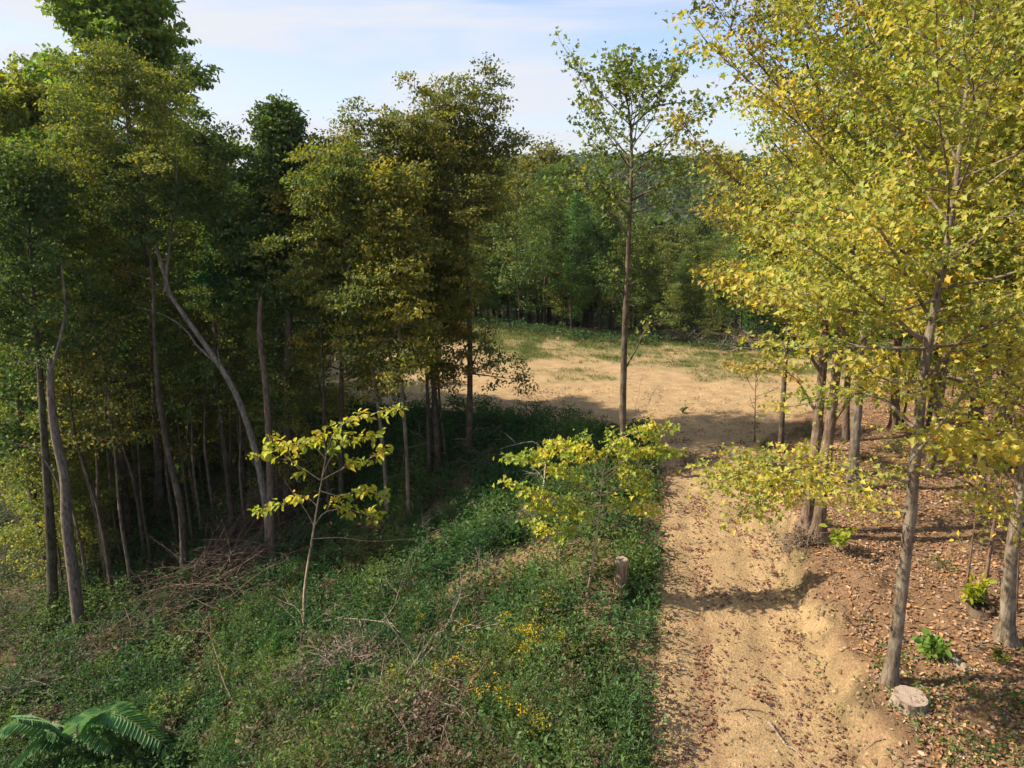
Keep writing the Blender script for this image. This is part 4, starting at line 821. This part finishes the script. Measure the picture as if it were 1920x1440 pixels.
branch([(700, 1000), (790, 975), (830, 960)], .06, 'thick dead limb resting across the slope below the oaks', 7, side=5, bc=G1)
branch([(740, 845), (850, 828), (955, 828)], .035, 'pale fallen branch on the green weeds right of the tall oak trunk', 8, side=4, bc=(1.1, 1, .9))
branch([(640, 880), (720, 900), (800, 880), (870, 870)], .05, 'fallen trunk lying between the stems of the central grove', 9, side=4, bc=G1)
branch([(1010, 1000, .1), (1018, 960, .6), (1022, 925, 1.0), (1005, 900, 1.2)], .035, 'bleached dead branch standing behind the umbrella shaped sapling', 10, side=4, bc=(1.1, 1, .95), lift=0)
branch([(1035, 1015), (1060, 985, .2), (1085, 960, .3)], .05, 'leaning dead limb behind the umbrella shaped sapling', 11, side=3, bc=G1)
branch([(1135, 1135), (1150, 1130), (1175, 1105, .08)], .022, 'short curved stick at the foot of the upright narrow stump', 12, side=0, bc=(1, .9, .8))
branch([(1440, 1358), (1470, 1395), (1530, 1445)], .030, 'straight grey stick lying on the road at the bottom edge', 13, side=0, bc=(.9, .8, .7), lift=.03)
branch([(1370, 1337), (1400, 1333), (1425, 1336)], .018, 'small dark twig lying across the road', 14, side=2, bc=(.5, .4, .33), lift=.03, sl=.4)
branch([(1275, 1325), (1300, 1318), (1235, 1322)], .012, 'thin stick at the left edge of the road', 15, side=1, bc=(.8, .7, .55), lift=.02)
branch([(1632, 1062), (1655, 1045), (1688, 1048)], .035, 'dark dead branch on the litter left of the tall yellow maple', 16, side=4, bc=(.3, .25, .22))
branch([(1600, 1000), (1660, 998), (1700, 992)], .018, 'fallen dark twig stretching to the tall yellow maple trunk', 17, side=1, bc=(.4, .33, .3), lift=.1)
branch([(390, 1370), (420, 1310, .5), (400, 1270, .9)], .014, 'bare upright twig among pale weeds above the sawn log', 18, side=2, bc=(.6, .45, .35), lift=0)
branch([(435, 1415), (450, 1365, .2), (415, 1300, .8), (405, 1235, 1.2)], .018, 'bare forked brown stem standing in front of the sawn log', 19, side=4, bc=(.6, .45, .35), lift=0)
branch([(0, 1280), (60, 1295), (110, 1270)], .03, 'grey fallen branch on the shaded ground at the left edge', 20, side=5, bc=G1)
branch([(0, 1350), (55, 1330), (100, 1330)], .02, 'thin fallen branch above the long green fronds', 21, side=5, bc=G1)
branch([(210, 1145), (240, 1165), (262, 1185)], .03, 'short dead branch lying right of the bent snag', 22, side=3, bc=G1)
branch([(1190, 780), (1200, 740, .5), (1210, 710, .9)], .012, 'dead twiggy brush standing by the lone tulip tree', 23, side=5, bc=(.7, .6, .5), lift=0)
branch([(480, 905, .5), (455, 865, .9), (448, 850, 1.1)], .04, 'short pale broken limb below the leaning pale tree', 24, side=1, bc=(1.2, 1.1, 1), lift=.2)
def brush(cx, cy, nx, ny, n, Lr, hh, label, seed, bc, r0=.012, leafy=0):
    """a heap of dead sticks; nx, ny = half widths in photo pixels"""
    r = np.random.default_rng(seed); b = ground(cx, cy); pl = []; b[2] = float(H(b[0], b[1])); rx = nx/FPX*depth(b)
    for i in range(n):
        u, v = r.normal(0, .45, 2); x = b[0]+u*rx; y = b[1]+v*rx*.8; z = float(H(x, y))+r.random()*hh*math.exp(-(u*u+v*v))
        a = r.normal(.5, .7); d = np.array([math.cos(a), math.sin(a), r.normal(.12, .3)])*(1 if r.random() < .7 else -1); c_ = curve((x, y, z), d, r.uniform(*Lr), 6, r, lift=-.2, wob=.16)
        pl.append((c_-b, np.linspace(r0*r.uniform(.5, 1.6), .003, 6)))
        if r.random() < .6: pl.append((curve(c_[3]-b, d+r.normal(0, .6, 3), r.uniform(*Lr)*.4, 4, r, wob=.2), np.linspace(r0*.5, .002, 4)))
    V, F = tubes(pl, 4); o = bpy.data.objects.new('brush_pile', None); COL.objects.link(o); o.location = tuple(b); tag(o, label, 'brush pile')
    link('dead_sticks', mesh('brush_sticks', V, F, [M_PALE]), o, color=bc)
    if leafy:
        Q = np.concatenate([lerp_path(q, r.random(leafy)) for q, _ in pl])+r.normal(0, .05, (leafy*len(pl), 3)); LV, LF, m = leafgeo(Q, r.normal(0, 1, Q.shape)-[0, 0, .6], r.normal(0, 1, Q.shape), r.uniform(.04, .09, len(Q)), T_OVAL)
        link('dead_leaves', mesh('brush_leaves', LV, LF, [M_DRY], np.repeat(leafcols(r, len(Q), np.zeros(len(Q)), .1, .3), m, 0)), o, color=(.15, .105, .07))
brush(420, 1095, 130, 45, 520, (.8, 3.0), 1.0, 'big heap of dead branches under the upright snag', 1, (.44, .35, .29), .016)
brush(500, 1000, 60, 60, 300, (.9, 2.6), 2.2, 'dark tangle of hanging dead vines round the foot of the leaning tree', 2, (.36, .28, .24), .015)
brush(220, 1215, 130, 35, 280, (.6, 2.0), .5, 'low heap of dead branches in front of the bent snag', 3, (.45, .37, .32), .014)
brush(40, 1300, 80, 40, 90, (.6, 1.8), .4, 'scattered dead branches at the shaded left edge', 4, (.6, .55, .5), .013)
brush(620, 1275, 120, 70, 420, (.4, 1.5), .6, 'grey twiggy brush covered with withered leaves at lower centre left', 5, (.8, .72, .65), .008, 6)
brush(800, 1350, 150, 70, 400, (.4, 1.4), .6, 'withered brown brush along the bottom edge beneath the yellow flowers', 6, (.7, .62, .55), .008, 8)
brush(560, 1390, 110, 50, 260, (.3, 1.1), .45, 'withered brush right of the sawn log', 7, (.7, .62, .55), .007, 7)
brush(740, 1120, 80, 50, 130, (.4, 1.3), .5, 'thin bare twigs standing on the slope left of the earth mound', 8, (.7, .62, .55), .007, 1)
brush(900, 1120, 80, 40, 110, (.4, 1.4), .5, 'tangle of bare twigs over the bare earth mound', 9, (.75, .67, .6), .007, 1)
brush(900, 880, 50, 20, 70, (.5, 1.6), .5, 'brush at the foot of the tall dark oak', 10, (.5, .43, .38), .012, 3)
brush(1010, 985, 60, 30, 70, (.5, 1.4), .4, 'brush heap behind the umbrella shaped sapling', 11, (.7, .6, .55), .012, 2)
brush(1495, 1020, 35, 20, 90, (.2, .7), .25, 'matted roots and twigs on the crumbling bank below the twin maples', 12, (.6, .5, .42), .008, 2)
brush(1390, 655, 50, 8, 110, (.8, 2.5), .8, 'grey brush pile at the far right rim of the clearing', 13, (.7, .65, .6), .022)
brush(1290, 640, 40, 6, 60, (.8, 2.5), .5, 'dead branches heaped behind the lone tulip tree at the far rim', 14, (.7, .65, .6), .02)
# long fronds at the bottom left
def frond_plant():
    r = np.random.default_rng(8); b = ground(150, 1432); b[2] = float(H(b[0], b[1])); e = bpy.data.objects.new('frond_shrub', None); COL.objects.link(e); e.location = tuple(b)
    tag(e, 'shrub with long arching green feathered fronds in the bottom left corner', 'shrub')
    V, F = tubes([(np.array([[0, 0, 0], [.03, 0, .35], [0, .03, .6]]), np.array([.03, .025, .02]))], 7); link('stem', mesh('frond_stem', V, F, [M_BARK]), e)
    D0 = b[1]
    ends = [(30, 1345), (90, 1372), (165, 1342), (-40, 1400), (285, 1362), (300, 1390), (345, 1425), (210, 1400), (20, 1435), (240, 1350)]
    for k, (px, py) in enumerate(ends):
        q = CO+ray(px, py)*((D0-.5+r.normal(0, .2))/ray(px, py)[1])-b; m_ = q*.5+[0, 0, abs(q[0])*.28+.35]; P = smoothpath([np.array([0, 0, .5]), m_, q], 16)
        LP, LA, LN, LS = [], [], [], []; t = norm(np.gradient(P, axis=0))
        for i in np.linspace(2, 14.9, 26):
            a = lerp_path(P, i/15); d = t[int(i)]; sd = norm(np.cross(d, [0, 0, 1.]))
            for sg in (-1, 1): LP.append(a); LA.append(sd*sg+d*.45+[0, 0, -.25]); LN.append(np.array([0, 0, 1.])+r.normal(0, .1, 3)); LS.append(.36*math.sin(math.pi*min(1, (i+1)/17))**.5*r.uniform(.85, 1.1))
        T_L = (T_OVAL[0]*np.array([.55, 1, 1]), T_OVAL[1]); LV, LF, m = leafgeo(np.array(LP), np.array(LA), np.array(LN), np.array(LS), T_L)
        f = link('frond', mesh('frond', LV, LF, [M_LEAF], np.repeat(leafcols(r, len(LP), np.zeros(len(LP)), 0, .1), m, 0)), e, color=(.12, .25, .085))
        V, F = tubes([(P, np.linspace(.010, .004, 16))], 5); link('leaf_stalk', mesh('frond_stalk', V, F, [M_BARK]), f, color=(.9, 1.2, .5))
frond_plant()

# leafy bushes standing higher than the weeds
for i, (px, py, w, hh, col, lab) in enumerate([(650, 1300, .45, .6, (.07, .17, .04), 'rounded green shrub behind the withered brush at lower centre left'), (1010, 1180, .4, .7, (.12, .17, .05), 'leafy shrub standing just above the yellow flowers'),
        (860, 1245, .5, .6, (.09, .16, .045), 'green shrub beside the short rotten log'), (545, 1235, .6, .7, (.05, .13, .035), 'dark green shrub behind the arched dead branch'), (440, 1290, .6, .8, (.14, .20, .05), 'pale green upright shrub above the forked brown stem'),
        (330, 1350, .7, .7, (.15, .20, .055), 'pale green bush right of the long arching fronds'), (700, 1420, .5, .5, (.10, .17, .04), 'green shrub at the bottom edge under the long grey dead branch'), (1120, 1320, .5, .6, (.085, .14, .04), 'tall nettle like clump beside the road at the bottom'),
        (960, 1020, .5, .6, (.05, .13, .035), 'dark shrub left of the umbrella shaped sapling'), (240, 1300, .7, .7, (.05, .12, .035), 'dark green shrub in front of the low branch heap'),
        (780, 1180, .45, .6, (.12, .18, .05), 'yellowish shrub standing amid thin bare twigs'), (590, 1350, .5, .5, (.13, .18, .05), 'light green shrub above the withered brush by the sawn log'), (1080, 1235, .4, .7, (.13, .19, .05), 'lush shrub right of the yellow flowers')]):
    b = ground(px, py); b[2] = float(H(b[0], b[1])); r = np.random.default_rng(700+i); st = []
    for k in range(16):
        a = r.random()*6.28; q = w*r.uniform(.1, 1)**.6; t = np.array([math.cos(a)*q, math.sin(a)*q, hh*r.uniform(.6, 1.15)]); st.append(np.array([[t[0]*.25, t[1]*.25, 0], t*[.6, .6, .55], t]))
    k = r.integers(0, 16, 620); P = np.array([lerp_path(st[a], [q])[0] for a, q in zip(k, r.uniform(.2, 1.02, 620))])+r.normal(0, .055, (620, 3)); A = P*[1, 1, .1]+r.normal(0, .45, P.shape)
    LV, LF, m = leafgeo(P, A, np.array([0, 0, 1.])+r.normal(0, .45, P.shape), r.uniform(.05, .12, 620), T_SLIM if i % 3 == 1 else T_OVAL)
    e = bpy.data.objects.new('leafy_shrub', None); COL.objects.link(e); e.location = tuple(b); tag(e, lab, 'shrub', 'leafy shrubs among the weeds')
    TV, TF = tubes([(q, np.array([.009, .006, .003])) for q in st], 4); link('stems', mesh('shrub_stems', TV, TF, [M_BARK]), e)
    link('leaves', mesh('shrub_leaves', LV, LF, [M_LEAF], np.repeat(leafcols(r, 620, r.normal(0, .8, 16)[k], .06, .2), m, 0)), e, color=col)
# slim pole trees in the left wood
kind('pole', seed=230, h=9.5, r0=.065, base=.62, R=1.1, nl=12, lpt=9, sig=.18, leaf=.12, puff=(60, .4))
n = 0
for t in range(4000):
    y = rng.uniform(20, 34); x = np.interp(y, *LE)+rng.uniform(-12, 2.0)
    if x < -.72*y or not free(x, y, .55): continue
    fx, fy = proj(x, y, float(H(x, y)))
    if fx > 830 or fy > np.interp(fx, [-200, 0, 150, 350, 500, 730, 880], [1190, 1190, 1180, 1080, 1040, 960, 860]): continue
    wood_tree('pole', x, y, 'pole_tree', 'slim straight young trunk %s %s' % ('in front' if y < 25 else 'farther in' if y < 30 else 'deep inside', where(x, y, MARKS)), 'slim trunks of the left wood', jit(OLIVE), (.8, .72, .64) if rng.random() < .5 else (.45, .4, .36), rng.uniform(.75, 1.1))
    n += 1
    if n > 46: break

# clods and pebbles on the track and along its cut bank, fallen twigs on the slope
def pebbles(name, label, n, f, x0, x1, y0, y1, cols, size, seed):
    r = np.random.default_rng(seed); x, y = scatter(n, x0, x1, y0, y1, f, seed); z = H(x, y)
    oc = np.array([(1, 0, 0), (0, 1, 0), (-1, 0, 0), (0, -1, 0), (.1, .1, .8), (0, 0, -.6)], float); of = np.array([(0, 1, 4), (1, 2, 4), (2, 3, 4), (3, 0, 4), (1, 0, 5), (2, 1, 5), (3, 2, 5), (0, 3, 5)])
    s_ = size*r.uniform(.3, 1, len(x))**2+.006; a = r.random(len(x))*6.28; ca, sa = np.cos(a), np.sin(a); V = oc[None]*r.uniform(.6, 1.3, (len(x), 6, 3))*s_[:, None, None]
    V = np.stack([V[..., 0]*ca[:, None]-V[..., 1]*sa[:, None]+x[:, None], V[..., 0]*sa[:, None]+V[..., 1]*ca[:, None]+y[:, None], V[..., 2]*.7+z[:, None]], -1)
    F = (np.arange(len(x))*6)[:, None, None]+of[None]; c_ = np.array(cols)[r.integers(0, len(cols), len(x))]*r.uniform(.7, 1.2, (len(x), 1))
    o = link(name, mesh(name, V.reshape(-1, 3), F.reshape(-1, 3), [M_EARTH], np.repeat(c_, 6, 0))); tag(o, label, 'pebbles', kind='stuff')
pebbles('pebbles', 'small clods and pebbles of sandy earth on the dirt road', 16000, lambda x, y: (x > xl(y))*(x < xr(y)+.2)*(.25+sstep(.5, .6, fbm(x*1.5, y*1.5, 88))), 0, 12, 6, 30, [(.48, .36, .20), (.40, .29, .17), (.55, .43, .27), (.33, .25, .17)], .035, 41)
pebbles('bank_clods', 'crumbled clods of yellow earth along the cut bank of the road', 5000, lambda x, y: np.exp(-((x-xr(y)-.12)/.28)**2)*(y < 20), 3.5, 9, 6, 21, [(.50, .37, .20), (.42, .30, .17), (.30, .21, .13)], .085, 42)
def twigs(name, label, n, f, x0, x1, y0, y1, L, seed, bc):
    r = np.random.default_rng(seed); x, y = scatter(n, x0, x1, y0, y1, f, seed); pl = []
    for a, b_ in zip(x, y):
        t = r.random()*6.28; l_ = r.uniform(*L); q = np.array([[a, b_], [a+math.cos(t)*l_*.5, b_+math.sin(t)*l_*.5], [a+math.cos(t+.3)*l_, b_+math.sin(t+.3)*l_]]); pl.append((np.column_stack([q, H(q[:, 0], q[:, 1])+np.array([.02, .035+r.random()*.05, .02])]), np.array([.007, .006, .003])*r.uniform(.6, 1.6)))
    V, F = tubes(pl, 4); o = link(name, mesh(name, V, F, [M_PALE]), color=bc); tag(o, label, 'twigs', kind='stuff')
twigs('fallen_twigs', 'fallen twigs strewn over the leaf litter right of the road', 520, lambda x, y: (x > xr(y)+.3)*1., 5, 18, 6, 24, (.15, .9), 43, (.75, .65, .55))
twigs('dead_twigs', 'dead twigs lying among the weeds left of the road', 900, lambda x, y: (x < xl(y)-.2)*1., -14, 4, 7, 26, (.3, 1.3), 44, (.7, .62, .55))

# ------------------------------------------------------------------ the air
def haze():
    v = [(-900, -40, -60), (900, -40, -60), (900, 700, -60), (-900, 700, -60), (-900, -40, 45), (900, -40, 45), (900, 700, 45), (-900, 700, 45)]
    f = [(0, 3, 2, 1), (4, 5, 6, 7), (0, 1, 5, 4), (1, 2, 6, 5), (2, 3, 7, 6), (3, 0, 4, 7)]
    m, n, l, out = newmat('air'); p = n.new('ShaderNodeVolumePrincipled'); p.inputs['Density'].default_value = .00014; p.inputs['Color'].default_value = (.93, .96, 1, 1); p.inputs['Anisotropy'].default_value = .3
    l.new(p.outputs[0], out.inputs['Volume'])
    o = link('haze', mesh('haze', np.array(v, float), np.array(f), [m])); tag(o, 'thin pale haze in the air over the far wooded hills', 'haze', kind='stuff')
haze()
